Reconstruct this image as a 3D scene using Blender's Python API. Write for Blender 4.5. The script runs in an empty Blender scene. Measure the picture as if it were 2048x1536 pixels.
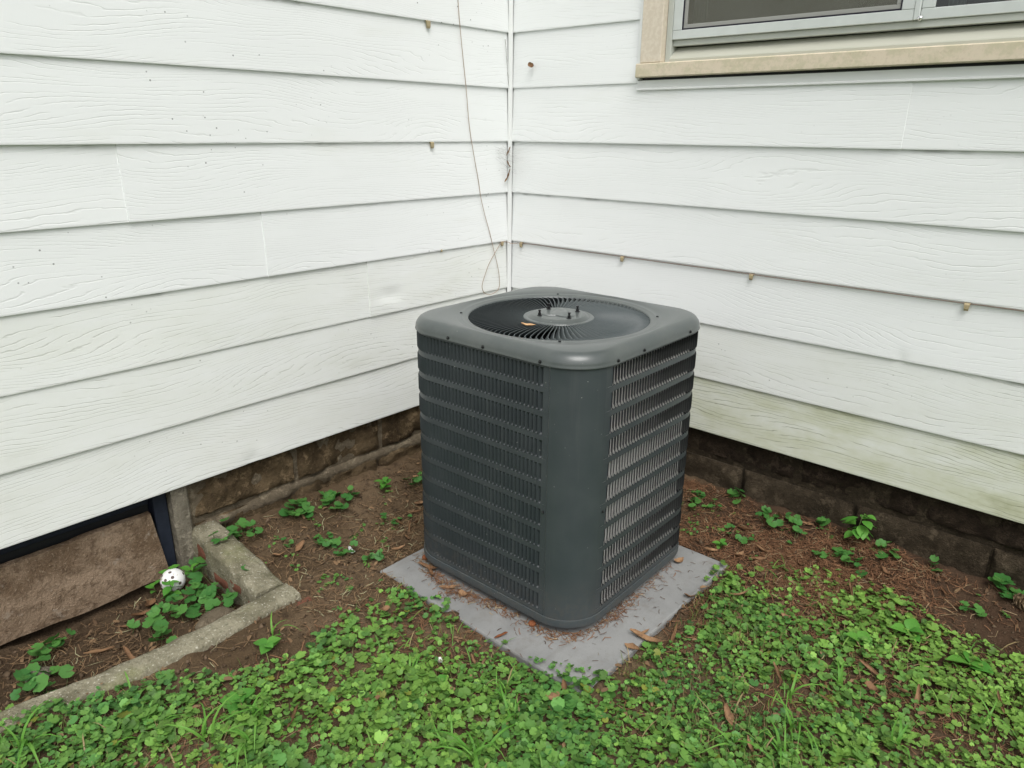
import bpy, math, random
import numpy as np
from mathutils import Matrix, Vector

R = math.radians
rng = np.random.default_rng(11)
random.seed(5)
scene = bpy.context.scene

# ------------------------------------------------------------------ camera
def cam_axes(yaw, pitch, roll):
    f = Vector((math.cos(pitch) * math.cos(yaw), math.cos(pitch) * math.sin(yaw), math.sin(pitch)))
    r = f.cross(Vector((0, 0, 1))).normalized()
    u = r.cross(f)
    c, s = math.cos(roll), math.sin(roll)
    return c * r + s * u, -s * r + c * u, f

r_, u_, f_ = cam_axes(R(131.64434), R(-19.1548), R(0.4647))
cd = bpy.data.cameras.new('camera')
cam = bpy.data.objects.new('camera', cd)
scene.collection.objects.link(cam)
M3 = Matrix((r_, u_, -f_)).transposed()
cam.matrix_world = Matrix.Translation((2.12586, -2.36512, 1.31956)) @ M3.to_4x4()
cd.sensor_width = 36.0
cd.lens = 36.0 * 1457.66 / 2048.0
cd.clip_start = 0.05
cd.clip_end = 500.0
scene.camera = cam

# ------------------------------------------------------------------ sky and sun (overcast)
SUN_EL, SUN_AZ = R(58), R(-38)           # azimuth of the direction towards the sun, from +x
w = bpy.data.worlds.new('World')
scene.world = w
w.use_nodes = True
nt = w.node_tree
sky = nt.nodes.new('ShaderNodeTexSky')
sky.sky_type = 'NISHITA'
sky.sun_disc = False
sky.sun_elevation = SUN_EL
sky.sun_rotation = R(90) - SUN_AZ
sky.dust_density = 4.0
sky.air_density = 1.0
sky.ozone_density = 1.0
hsv = nt.nodes.new('ShaderNodeHueSaturation')
hsv.inputs['Saturation'].default_value = 0.16
bg = nt.nodes['Background']
bg.inputs['Strength'].default_value = 0.13
nt.links.new(sky.outputs[0], hsv.inputs['Color'])
nt.links.new(hsv.outputs[0], bg.inputs['Color'])

sd = bpy.data.lights.new('sun', 'SUN')
sd.energy = 0.9
sd.angle = R(35)
sd.color = (1.0, 0.985, 0.95)
sun = bpy.data.objects.new('sun', sd)
scene.collection.objects.link(sun)
sdir = Vector((math.cos(SUN_EL) * math.cos(SUN_AZ), math.cos(SUN_EL) * math.sin(SUN_AZ), math.sin(SUN_EL)))
sun.rotation_euler = sdir.to_track_quat('Z', 'Y').to_euler()

vs = scene.view_settings
vs.view_transform = 'Standard'
vs.look = 'None'
vs.gamma = 1.0
vs.use_curve_mapping = False
vs.exposure = 0.62
scene.cycles.max_bounces = 6
scene.cycles.diffuse_bounces = 3
scene.cycles.glossy_bounces = 2
scene.cycles.transparent_max_bounces = 6
scene.cycles.caustics_reflective = False
scene.cycles.caustics_refractive = False

# ------------------------------------------------------------------ helpers
C = scene.collection

def tag(o, label=None, cat=None, group=None, kind=None):
    if label: o['label'] = label
    if cat: o['category'] = cat
    if group: o['group'] = group
    if kind: o['kind'] = kind
    return o

def link(o, parent=None):
    C.objects.link(o)
    if parent is not None: o.parent = parent
    return o

def empty(name, loc=(0, 0, 0)):
    o = bpy.data.objects.new(name, None)
    o.empty_display_size = 0.05
    o.location = loc
    return link(o)

def mesh_data(name, V, F, mat=None, smooth=True):
    me = bpy.data.meshes.new(name)
    me.from_pydata([tuple(map(float, v)) for v in V], [], [tuple(map(int, f)) for f in F])
    if mat: me.materials.append(mat)
    if smooth: me.polygons.foreach_set('use_smooth', [True] * len(me.polygons))
    me.update()
    return me

def obj(name, V, F, mat=None, parent=None, smooth=True, loc=None, sharp=None):
    """one mesh object; V in the parent's space (or relative to loc)"""
    me = mesh_data(name, V, F, mat, smooth)
    if sharp and smooth:
        try: me.set_sharp_from_angle(angle=R(sharp))
        except Exception: pass
    o = bpy.data.objects.new(name, me)
    link(o, parent)
    if loc is not None: o.location = loc
    return o

class MB:
    def __init__(s): s.V = []; s.F = []
    def add(s, V, F):
        n = len(s.V); s.V += [tuple(v) for v in V]; s.F += [tuple(i + n for i in f) for f in F]; return s
    def box(s, a, b, bev=0.0):
        (x0, y0, z0), (x1, y1, z1) = a, b
        if bev <= 0:
            V = [(x0,y0,z0),(x1,y0,z0),(x1,y1,z0),(x0,y1,z0),(x0,y0,z1),(x1,y0,z1),(x1,y1,z1),(x0,y1,z1)]
            F = [(0,3,2,1),(4,5,6,7),(0,1,5,4),(1,2,6,5),(2,3,7,6),(3,0,4,7)]
            return s.add(V, F)
        # chamfered box: 24 verts
        e = bev; V = []; idx = {}
        for cx in (0, 1):
            for cy in (0, 1):
                for cz in (0, 1):
                    X = (x0, x1)[cx]; Y = (y0, y1)[cy]; Z = (z0, z1)[cz]
                    ex = e if cx == 0 else -e; ey = e if cy == 0 else -e; ez = e if cz == 0 else -e
                    for ax, v in (('x', (X, Y+ey, Z+ez)), ('y', (X+ex, Y, Z+ez)), ('z', (X+ex, Y+ey, Z))):
                        idx[cx, cy, cz, ax] = len(V); V.append(v)
        F = []
        for cx, fl in ((0, 1), (1, 0)):
            q = [idx[cx, a, b, 'x'] for a, b in ((0,0),(1,0),(1,1),(0,1))]; F.append(q[::-1] if fl else q)
        for cy, fl in ((0, 0), (1, 1)):
            q = [idx[a, cy, b, 'y'] for a, b in ((0,0),(1,0),(1,1),(0,1))]; F.append(q[::-1] if fl else q)
        for cz, fl in ((0, 1), (1, 0)):
            q = [idx[a, b, cz, 'z'] for a, b in ((0,0),(1,0),(1,1),(0,1))]; F.append(q[::-1] if fl else q)
        for a in (0, 1):
            for b in (0, 1):
                F.append((idx[a,b,0,'x'], idx[a,b,0,'y'], idx[a,b,1,'y'], idx[a,b,1,'x']))
                F.append((idx[a,0,b,'x'], idx[a,0,b,'z'], idx[a,1,b,'z'], idx[a,1,b,'x']))
                F.append((idx[0,a,b,'y'], idx[0,a,b,'z'], idx[1,a,b,'z'], idx[1,a,b,'y']))
        for a in (0, 1):
            for b in (0, 1):
                for c in (0, 1):
                    F.append((idx[a,b,c,'x'], idx[a,b,c,'y'], idx[a,b,c,'z']))
        return s.add(V, F)
    def tube(s, pts, rad, n=6, caps=True):
        pts = [Vector(p) for p in pts]
        if not hasattr(rad, '__len__'): rad = [rad] * len(pts)
        up = Vector((0.3, 0.2, 1)).normalized()
        rings = []
        for i, p in enumerate(pts):
            t = (pts[min(i+1, len(pts)-1)] - pts[max(i-1, 0)]).normalized()
            a = t.cross(up)
            if a.length < 1e-3: a = t.cross(Vector((1, 0, 0)))
            a.normalize(); b = a.cross(t)
            base = len(s.V)
            for k in range(n):
                th = 2 * math.pi * k / n
                s.V.append(tuple(p + rad[i] * (math.cos(th) * a + math.sin(th) * b)))
            rings.append(base)
        for i in range(len(rings) - 1):
            for k in range(n):
                k2 = (k + 1) % n
                s.F.append((rings[i]+k, rings[i]+k2, rings[i+1]+k2, rings[i+1]+k))
        if caps:
            s.F.append(tuple(rings[0] + k for k in range(n))[::-1])
            s.F.append(tuple(rings[-1] + k for k in range(n)))
        return s
    def lathe(s, prof, c=(0, 0, 0), n=24, cap0=False, cap1=False):
        b = len(s.V)
        for r, z in prof:
            for k in range(n):
                th = 2 * math.pi * k / n
                s.V.append((c[0] + r * math.cos(th), c[1] + r * math.sin(th), c[2] + z))
        for i in range(len(prof) - 1):
            for k in range(n):
                k2 = (k + 1) % n
                s.F.append((b+i*n+k, b+i*n+k2, b+(i+1)*n+k2, b+(i+1)*n+k))
        if cap0: s.F.append(tuple(b + k for k in range(n))[::-1])
        if cap1: s.F.append(tuple(b + (len(prof)-1)*n + k for k in range(n)))
        return s
    def build(s, name, mat, parent=None, smooth=False, loc=None, sharp=None):
        return obj(name, s.V, s.F, mat, parent, smooth, loc, sharp)

def box(name, a, b, mat, parent=None, bev=0.0015):
    return MB().box(a, b, bev).build(name, mat, parent)

def sst(a, b, t):
    t = np.clip((np.asarray(t, float) - a) / (b - a), 0, 1)
    return t * t * (3 - 2 * t)

def _h(i, j, seed):
    n = (i * 374761393 + j * 668265263 + seed * 1274126177) & 0x7fffffff
    n = ((n ^ (n >> 13)) * 1274126177) & 0x7fffffff
    return ((n ^ (n >> 16)) & 0xffff) / 65535.0

def vnoise(x, y, seed=0):
    x = np.asarray(x, float); y = np.asarray(y, float)
    i = np.floor(x).astype(np.int64); j = np.floor(y).astype(np.int64)
    fx = x - i; fy = y - j
    fx = fx * fx * (3 - 2 * fx); fy = fy * fy * (3 - 2 * fy)
    a = _h(i, j, seed); b = _h(i + 1, j, seed); c = _h(i, j + 1, seed); d = _h(i + 1, j + 1, seed)
    return (a * (1 - fx) + b * fx) * (1 - fy) + (c * (1 - fx) + d * fx) * fy - 0.5

def fbm(x, y, sc, seed=0, oct=3):
    t = 0.0; a = 1.0
    for o in range(oct):
        t = t + a * vnoise(np.asarray(x) * sc * 2 ** o + 17.3 * o, np.asarray(y) * sc * 2 ** o - 9.1 * o, seed + o)
        a *= 0.5
    return t

# ------------------------------------------------------------------ materials
class NT:
    def __init__(s, name):
        s.m = bpy.data.materials.new(name); s.m.use_nodes = True
        s.t = s.m.node_tree; s.n = s.t.nodes; s.l = s.t.links
        s.b = s.n['Principled BSDF']; s.out = s.n['Material Output']
    def new(s, typ, **k):
        n = s.n.new(typ)
        for a, v in k.items(): setattr(n, a, v)
        return n
    def put(s, sock, v):
        if isinstance(v, bpy.types.NodeSocket): s.l.new(v, sock)
        elif v is not None:
            if hasattr(v, '__len__') and len(v) == 3 and hasattr(sock, 'default_value') and len(sock.default_value) == 4: v = (*v, 1)
            sock.default_value = v
    def math(s, op, a, b=None, c=None, clamp=False):
        n = s.new('ShaderNodeMath', operation=op, use_clamp=clamp)
        s.put(n.inputs[0], a)
        if b is not None: s.put(n.inputs[1], b)
        if c is not None: s.put(n.inputs[2], c)
        return n.outputs[0]
    def noise(s, vec, scale=5., detail=3., rough=.55, dist=0., w=None):
        n = s.new('ShaderNodeTexNoise')
        if w is not None:
            n.noise_dimensions = '4D'; s.put(n.inputs['W'], w)
        s.put(n.inputs['Vector'], vec)
        n.inputs['Scale'].default_value = scale; n.inputs['Detail'].default_value = detail
        n.inputs['Roughness'].default_value = rough; n.inputs['Distortion'].default_value = dist
        return n.outputs['Fac']
    def voro(s, vec, scale, feature='F1'):
        n = s.new('ShaderNodeTexVoronoi', feature=feature)
        s.put(n.inputs['Vector'], vec); n.inputs['Scale'].default_value = scale
        return n.outputs['Distance']
    def ramp(s, fac, stops, interp='LINEAR'):
        n = s.new('ShaderNodeValToRGB'); cr = n.color_ramp; cr.interpolation = interp
        while len(cr.elements) < len(stops): cr.elements.new(0.5)
        for e, (p, c) in zip(cr.elements, stops):
            e.position = p; e.color = (c, c, c, 1) if not hasattr(c, '__len__') else (*c, 1)
        s.put(n.inputs[0], fac); return n.outputs[0]
    def mix(s, fac, a, b, mode='MIX'):
        n = s.new('ShaderNodeMix', data_type='RGBA', blend_type=mode)
        s.put(n.inputs[0], fac); s.put(n.inputs[6], a); s.put(n.inputs[7], b); return n.outputs[2]
    def smooth(s, x, a, b):
        n = s.new('ShaderNodeMapRange', interpolation_type='SMOOTHSTEP')
        s.put(n.inputs[0], x); n.inputs[1].default_value = a; n.inputs[2].default_value = b
        n.inputs[3].default_value = 0; n.inputs[4].default_value = 1; return n.outputs[0]
    def pos(s): return s.new('ShaderNodeNewGeometry').outputs['Position']
    def objco(s): return s.new('ShaderNodeTexCoord').outputs['Object']
    def rnd(s): return s.new('ShaderNodeObjectInfo').outputs['Random']
    def sep(s, v):
        n = s.new('ShaderNodeSeparateXYZ'); s.put(n.inputs[0], v); return n.outputs
    def comb(s, x=0., y=0., z=0.):
        n = s.new('ShaderNodeCombineXYZ')
        for i, v in enumerate((x, y, z)): s.put(n.inputs[i], v)
        return n.outputs[0]
    def vscale(s, v, sc):
        n = s.new('ShaderNodeVectorMath', operation='MULTIPLY'); s.put(n.inputs[0], v); n.inputs[1].default_value = sc; return n.outputs[0]
    def bump(s, h, strength=.3, dist=.002, normal=None):
        n = s.new('ShaderNodeBump'); s.put(n.inputs['Height'], h)
        n.inputs['Strength'].default_value = strength; n.inputs['Distance'].default_value = dist
        if normal is not None: s.put(n.inputs['Normal'], normal)
        return n.outputs[0]
    def done(s, col=None, rough=None, spec=None, metal=None, normal=None, coat=None):
        b = s.b
        if col is not None: s.put(b.inputs['Base Color'], col)
        if rough is not None: s.put(b.inputs['Roughness'], rough)
        if spec is not None: s.put(b.inputs['Specular IOR Level'], spec)
        if metal is not None: s.put(b.inputs['Metallic'], metal)
        if normal is not None: s.put(b.inputs['Normal'], normal)
        if coat is not None: s.put(b.inputs['Coat Weight'], coat)
        return s.m

def siding_material(name, mildew=0.0, specks=1.0):
    t = NT(name)
    p = t.pos(); x, y, z = t.sep(p); rnd = t.rnd()
    along = t.math('ADD', t.math('ADD', x, y), t.math('MULTIPLY', rnd, 37.0))
    a = t.noise(t.comb(t.math('MULTIPLY', along, 1.35), t.math('MULTIPLY', z, 4.6), 0.), 1.0, 1.0, .4)
    wob = t.noise(t.comb(t.math('MULTIPLY', along, 17.0), t.math('MULTIPLY', z, 45.0), 0.), 1.0, 2.0, .55)
    ph = t.math('ADD', t.math('MULTIPLY', z, 94.0), t.math('ADD', t.math('MULTIPLY', a, 22.0), t.math('MULTIPLY', wob, 1.0)))
    g = t.smooth(t.math('PINGPONG', ph, 0.5), 0.13, 0.0)
    brk = t.noise(t.comb(t.math('MULTIPLY', along, 4.2), t.math('MULTIPLY', z, 70.0), 3.3), 1.0, 1.0, .5)
    gr = t.math('MULTIPLY', g, t.smooth(brk, .37, .58))
    soft = t.noise(t.comb(t.math('MULTIPLY', along, 2.0), t.math('MULTIPLY', z, 2.0), 1.), 1., 2., .5)
    nb = t.bump(t.math('MULTIPLY', gr, -1.0), .30, .0016)
    base = t.mix(soft, (.785, .803, .795), (.828, .843, .835))
    base = t.mix(t.math('MULTIPLY', gr, .14 + .4 * mildew), base, (.40, .41, .38))
    # fly specks and scuffs
    vv = t.voro(t.comb(t.math('MULTIPLY', along, 1.0), t.math('MULTIPLY', z, 1.0), 0.), 34.0)
    vs_ = t.noise(t.comb(along, z, 4.), 2.4, 3., .6)
    sp = t.math('MULTIPLY', t.smooth(vv, .108, .06), t.smooth(vs_, .545, .63))
    base = t.mix(t.math('MULTIPLY', sp, .75 * specks), base, (.12, .125, .12))
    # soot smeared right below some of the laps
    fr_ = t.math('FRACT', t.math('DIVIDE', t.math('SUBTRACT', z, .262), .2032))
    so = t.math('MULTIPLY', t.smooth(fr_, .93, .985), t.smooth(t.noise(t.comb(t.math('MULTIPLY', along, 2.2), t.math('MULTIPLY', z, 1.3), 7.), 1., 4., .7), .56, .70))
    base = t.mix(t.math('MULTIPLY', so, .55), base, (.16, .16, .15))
    if mildew > 0:
        st = t.noise(t.comb(t.math('MULTIPLY', along, 3.2), t.math('MULTIPLY', z, 9.), 2.), 1., 5., .65)
        st2 = t.noise(t.comb(t.math('MULTIPLY', along, 30.), t.math('MULTIPLY', z, 30.), 2.), 1., 4., .7)
        m = t.math('MULTIPLY', t.math('ADD', t.smooth(st, .10, .85), t.math('MULTIPLY', st2, .25)), mildew)
        base = t.mix(m, base, (.47, .49, .30))
        m2 = t.math('MULTIPLY', t.smooth(st, .56, .72), t.math('MULTIPLY', st2, mildew * .7))
        base = t.mix(m2, base, (.24, .24, .15))
        base = t.mix(t.math('MULTIPLY', gr, .62 * mildew), base, (.13, .13, .08))
    else:
        st = t.noise(t.comb(t.math('MULTIPLY', along, 1.4), t.math('MULTIPLY', z, 5.), 2.), 1., 4., .6)
        base = t.mix(t.math('MULTIPLY', t.smooth(st, .58, .8), .22), base, (.60, .61, .50))
    return t.done(base, .48, .35, normal=nb)

M = {}
M['siding'] = siding_material('white_siding')
M['siding_clean'] = siding_material('white_siding_clean', specks=.12)
M['siding_green'] = siding_material('white_siding_with_mildew', mildew=.82, specks=.3)
M['siding_faint'] = siding_material('white_siding_with_faint_mildew', mildew=.20, specks=.7)

t = NT('white_trim'); n1 = t.noise(t.pos(), 14, 4, .6)
M['trim'] = t.done(t.mix(n1, (.70, .72, .71), (.78, .79, .77)), .45, .35)
t = NT('wall_sheathing')
M['sheath'] = t.done((.10, .09, .08), .9, .1, normal=t.bump(t.noise(t.pos(), 40, 3), .3, .003))

def stone_material(name, c0, c1, c2, pale=.0):
    t = NT(name); p = t.pos(); rn = t.rnd()
    a = t.noise(p, 9, 5, .62, w=t.math('MULTIPLY', rn, 9.)); b = t.noise(p, 60, 5, .65); c = t.noise(p, 260, 3, .6)
    col = t.mix(t.smooth(a, .32, .68), c0, c1)
    col = t.mix(t.math('MULTIPLY', t.smooth(b, .45, .75), .7), col, c2)
    col = t.mix(t.math('MULTIPLY', t.smooth(c, .62, .74), .5), col, tuple(min(1, v * 2.4 + .03) for v in c1))
    col = t.mix(t.math('MULTIPLY', rn, .35), col, c0)
    h = t.math('ADD', t.math('MULTIPLY', b, .7), t.math('MULTIPLY', c, .45))
    col = t.mix(t.math('MULTIPLY', t.smooth(t.noise(p, 24, 6, .75, w=5.), .50, .64), .55), col, tuple(min(1, v * 1.9 + .006) for v in c1))
    return t.done(col, .95, .1, normal=t.bump(h, 1., .016))
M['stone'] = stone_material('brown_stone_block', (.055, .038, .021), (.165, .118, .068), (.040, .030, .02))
M['stone_dark'] = stone_material('dark_stone_block', (.020, .014, .010), (.044, .032, .022), (.014, .011, .008))  # right wall's stone and mortar, toned darker than the left wall's
M['stone_low'] = stone_material('dark_brown_stone_block', (.034, .026, .017), (.078, .060, .040), (.024, .019, .013))
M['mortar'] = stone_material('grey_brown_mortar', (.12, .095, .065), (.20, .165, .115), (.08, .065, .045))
M['mortar_dark'] = stone_material('dark_mortar', (.032, .025, .017), (.06, .046, .03), (.022, .017, .012))
M['jamb'] = stone_material('weathered_cement_jamb', (.17, .15, .115), (.25, .225, .175), (.10, .085, .06))
t = NT('speckled_brown_board'); p = t.pos()
a = t.noise(p, 6, 6, .7); b = t.noise(p, 34, 5, .7); c = t.noise(p, 130, 4, .7)
col = t.mix(t.smooth(a, .36, .62), (.140, .094, .058), (.28, .205, .14))
col = t.mix(t.math('MULTIPLY', t.smooth(b, .48, .66), .75), col, (.098, .064, .040))
col = t.mix(t.math('MULTIPLY', t.smooth(c, .56, .68), .7), col, (.36, .28, .20))
col = t.mix(t.math('MULTIPLY', t.smooth(t.noise(p, 15, 5, .7, w=4.), .58, .68), .6), col, (.34, .29, .23))
M['slab'] = t.done(col, .9, .15, normal=t.bump(t.math('ADD', b, c), .9, .008))

t = NT('mossy_concrete'); p = t.pos()
a = t.noise(p, 11, 5, .65); b = t.noise(p, 75, 4, .65); v = t.voro(p, 130)
col = t.mix(t.smooth(a, .35, .65), (.13, .118, .078), (.25, .23, .165))
col = t.mix(t.math('MULTIPLY', t.smooth(b, .48, .72), .8), col, (.11, .105, .07))
col = t.mix(t.math('MULTIPLY', t.smooth(t.noise(p, 160, 2), .60, .72), .7), col, (.50, .48, .40))
col = t.mix(t.math('MULTIPLY', t.smooth(t.noise(p, 6, 3, .6, w=3.), .55, .7), .6), col, (.16, .165, .075))
M['curb'] = t.done(col, .95, .1, normal=t.bump(t.math('ADD', b, t.math('MULTIPLY', v, -.5)), .8, .006))
t = NT('dull_red_brick'); p = t.pos()
M['brick'] = t.done(t.mix(t.noise(p, 45, 4, .65), (.10, .042, .028), (.20, .085, .056)), .95, .1, normal=t.bump(t.noise(p, 120, 3), .5, .004))

t = NT('pad_grey'); p = t.pos()
a = t.noise(p, 4.5, 5, .6); b = t.noise(p, 120, 3, .6)
st = t.noise(t.vscale(p, (22, 7, 1)), 1., 4, .6)
col = t.mix(t.smooth(a, .3, .7), (.195, .197, .193), (.262, .263, .256))
col = t.mix(t.math('MULTIPLY', t.smooth(st, .52, .75), .35), col, (.15, .14, .12))
col = t.mix(t.math('MULTIPLY', t.smooth(t.noise(p, 9, 6, .7, w=2.), .52, .72), .45), col, (.125, .10, .072))
col = t.mix(t.math('MULTIPLY', t.smooth(t.voro(p, 170), .16, .08), .5), col, (.08, .075, .065))
col = t.mix(t.math('MULTIPLY', t.smooth(b, .6, .75), .3), col, (.14, .13, .11))
M['pad'] = t.done(col, .8, .25, normal=t.bump(b, .25, .0015))

def paint(name, c, rough, dust=.25, coat=0., spec=.5):
    t = NT(name); p = t.pos()
    a = t.noise(p, 12, 5, .6); b = t.noise(p, 300, 2, .6); vv = t.voro(p, 46)
    c2 = tuple(v * 1.22 + .006 for v in c)
    col = t.mix(a, c, c2)
    col = t.mix(t.math('MULTIPLY', t.smooth(a, .3, .9), dust), col, (.17, .17, .15))
    col = t.mix(t.math('MULTIPLY', t.math('MULTIPLY', t.smooth(vv, .055, .03), t.smooth(a, .46, .55)), .8), col, (.5, .5, .47))
    zz = t.sep(p)[2]
    sp_ = t.math('MULTIPLY', t.smooth(t.math('ADD', zz, t.math('MULTIPLY', t.noise(p, 7, 3, .6), -.16)), .13, -.05), t.smooth(t.noise(p, 55, 5, .75), .40, .68))
    col = t.mix(t.math('MULTIPLY', sp_, .32), col, (.10, .082, .06))
    dr_ = t.noise(t.vscale(p, (60, 60, 2.2)), 1., 3, .6)
    col = t.mix(t.math('MULTIPLY', t.smooth(dr_, .56, .72), .09), col, (.13, .135, .125))
    rr = t.math('ADD', t.math('MULTIPLY', a, .22), rough - .11)
    return t.done(col, rr, spec, normal=t.bump(b, .06, .0008), coat=coat)
M['cabinet'] = paint('dark_grey_green_enamel', (.036, .045, .049), .40, .05)
M['louver'] = paint('dark_grey_louver_enamel', (.021, .027, .031), .42, .03)
M['cap'] = paint('grey_green_cap_enamel', (.058, .068, .066), .32, .22, coat=.18)
M['vane'] = paint('grey_vane_enamel', (.058, .070, .072), .52, .1, coat=0., spec=.35)
t = NT('dark_metal'); M['dark'] = t.done((.012, .013, .013), .55, .4)
t = NT('black_plastic'); M['black'] = t.done((.008, .008, .009), .4, .4)
t = NT('inner_shroud'); M['shroud'] = t.done((.016, .019, .02), .6, .3)
t = NT('coil_fins'); p = t.pos(); x, y, z = t.sep(p)
wv = t.math('PINGPONG', t.math('MULTIPLY', z, 310.), .5)
col = t.mix(t.smooth(wv, .05, .3), (.55, .54, .50), (.93, .92, .88))
col = t.mix(t.math('MULTIPLY', t.smooth(t.noise(p, 18, 4), .55, .75), .4), col, (.40, .40, .38))
M['coil'] = t.done(col, .5, .4, metal=.0)
t = NT('rusty_bolt'); M['rust'] = t.done(t.mix(t.noise(t.pos(), 200, 3), (.14, .05, .025), (.24, .09, .04)), .9, .1)

t = NT('beige_casing_paint'); p = t.pos()
a = t.noise(p, 70, 4, .6)
M['beige'] = t.done(t.mix(t.smooth(a, .4, .65), (.60, .525, .42), (.66, .59, .485)), .55, .3)
t = NT('beige_sill_paint'); p = t.pos(); a = t.noise(p, 22, 5, .7); b = t.noise(p, 90, 4, .65)
col = t.mix(t.smooth(a, .42, .62), (.64, .555, .43), (.54, .49, .35))
col = t.mix(t.math('MULTIPLY', t.smooth(b, .52, .7), .35), col, (.44, .36, .26))
M['sill'] = t.done(col, .6, .3)
t = NT('grey_window_frame'); M['frame'] = t.done(t.mix(t.noise(t.pos(), 30, 4), (.44, .46, .42), (.50, .52, .475)), .45, .35)
t = NT('pale_aluminium_sash'); M['alu'] = t.done(t.mix(t.noise(t.pos(), 24, 4), (.52, .55, .53), (.62, .65, .63)), .33, .5, metal=.15)
t = NT('subsill_paint'); M['subsill'] = t.done(t.mix(t.noise(t.vscale(t.pos(), (3, 3, 60)), 3, 4), (.40, .40, .33), (.47, .47, .40)), .5, .35)
t = NT('screen_spline'); M['spline'] = t.done((.02, .018, .03), .6, .3)
t = NT('screen_frame'); M['scrframe'] = t.done((.30, .30, .28), .5, .3)
# insect screen: woven grey mesh that lets part of the room show through
t = NT('insect_screen')
tr = t.new('ShaderNodeBsdfTransparent'); mx = t.new('ShaderNodeMixShader')
p = t.pos(); x, y, z = t.sep(p)
wx = t.math('PINGPONG', t.math('MULTIPLY', x, 420.), .5); wz = t.math('PINGPONG', t.math('MULTIPLY', z, 420.), .5)
m = t.math('MAXIMUM', t.smooth(wx, .20, .12), t.smooth(wz, .20, .12))
t.put(t.b.inputs['Base Color'], (.165, .162, .13)); t.b.inputs['Roughness'].default_value = .7
t.l.new(m, mx.inputs[0]); t.l.new(tr.outputs[0], mx.inputs[1]); t.l.new(t.b.outputs[0], mx.inputs[2]); t.l.new(mx.outputs[0], t.out.inputs[0])
M['screen'] = t.m
t = NT('window_glass')
gl = t.new('ShaderNodeBsdfGlossy'); gl.inputs['Roughness'].default_value = .02
tr = t.new('ShaderNodeBsdfTransparent'); tr.inputs[0].default_value = (.75, .8, .78, 1)
fr = t.new('ShaderNodeFresnel'); fr.inputs[0].default_value = 1.5
mx = t.new('ShaderNodeMixShader'); t.l.new(t.math('MULTIPLY', fr.outputs[0], 1.6), mx.inputs[0]); t.l.new(tr.outputs[0], mx.inputs[1]); t.l.new(gl.outputs[0], mx.inputs[2]); t.l.new(mx.outputs[0], t.out.inputs[0])
M['glass'] = t.m
t = NT('room_wall'); M['room'] = t.done((.10, .095, .08), .9, .1)
t = NT('curtain_cloth'); M['curtain'] = t.done(t.mix(t.noise(t.vscale(t.pos(), (90, 90, 2)), 1., 2), (.30, .31, .28), (.42, .43, .40)), .9, .1)
t = NT('navy_steel'); p = t.pos(); M['navy'] = t.done(t.mix(t.noise(p, 40, 4), (.007, .010, .018), (.022, .028, .044)), .6, .3)
t = NT('bright_screw'); M['bright'] = t.done((.8, .8, .8), .18, .5, metal=1.)
t = NT('wire_insulation'); M['wire'] = t.done((.40, .30, .235), .5, .3)
t = NT('brown_cable'); M['cable'] = t.done((.22, .165, .14), .55, .3)
t = NT('amber_clip'); M['clip'] = t.done(t.mix(t.noise(t.pos(), 200, 2), (.24, .18, .09), (.42, .36, .22)), .35, .5)
t = NT('white_ball_plastic'); p = t.objco()
col = t.mix(t.smooth(t.noise(p, 38, 4, .6), .58, .7), (.74, .74, .72), (.30, .25, .18))
M['ball'] = t.done(col, .45, .4)
t = NT('ball_hole_shade'); M['hole'] = t.done((.12, .09, .085), .9, .1)

# ground
t = NT('bare_soil'); p = t.pos(); x, y, z = t.sep(p)
a = t.noise(p, 4.5, 5, .6); b = t.noise(p, 38, 5, .65); c = t.noise(p, 190, 4, .65)
col = t.mix(t.smooth(a, .35, .65), (.080, .054, .031), (.140, .098, .060))
col = t.mix(t.math('MULTIPLY', t.smooth(b, .50, .72), .75), col, (.040, .026, .017))
col = t.mix(t.math('MULTIPLY', t.smooth(c, .60, .72), .55), col, (.19, .125, .08))
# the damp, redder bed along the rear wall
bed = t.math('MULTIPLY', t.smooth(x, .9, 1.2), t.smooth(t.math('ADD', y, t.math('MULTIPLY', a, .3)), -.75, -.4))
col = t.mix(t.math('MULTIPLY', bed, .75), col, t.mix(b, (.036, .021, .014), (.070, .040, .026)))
# shade in the window well painted into the soil colour, with damp
well_shade_damp = t.math('MULTIPLY', t.smooth(x, .44, .40), t.smooth(y, -1.49, -1.52))
col = t.mix(t.math('MULTIPLY', well_shade_damp, .5), col, (.040, .026, .017))
# lawn beyond the picture
far = t.math('MAXIMUM', t.smooth(x, 2.9, 4.2), t.smooth(y, -3.0, -4.2))
col = t.mix(far, col, t.mix(b, (.05, .11, .03), (.085, .16, .045)))
h = t.math('ADD', t.math('MULTIPLY', b, .6), t.math('MULTIPLY', c, .35))
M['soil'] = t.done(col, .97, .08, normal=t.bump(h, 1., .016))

def leaf_material(name, attr=True, c0=None, c1=None, trans=.28, rough=.5):
    t = NT(name)
    if attr:
        at = t.new('ShaderNodeAttribute', attribute_name='Col'); col = at.outputs['Color']
    else:
        col = t.mix(t.rnd(), c0, c1)
    n = t.noise(t.pos(), 130, 3, .6)
    col = t.mix(t.math('MULTIPLY', n, .35), col, t.mix(.5, col, (.02, .05, .01)))
    t.put(t.b.inputs['Base Color'], col)
    t.b.inputs['Roughness'].default_value = rough; t.b.inputs['Specular IOR Level'].default_value = .3
    t.put(t.b.inputs['Normal'], t.bump(n, .35, .003))
    tl = t.new('ShaderNodeBsdfTranslucent'); t.put(tl.inputs[0], col)
    mx = t.new('ShaderNodeMixShader'); mx.inputs[0].default_value = trans
    t.l.new(t.b.outputs[0], mx.inputs[1]); t.l.new(tl.outputs[0], mx.inputs[2]); t.l.new(mx.outputs[0], t.out.inputs[0])
    return t.m
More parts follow.
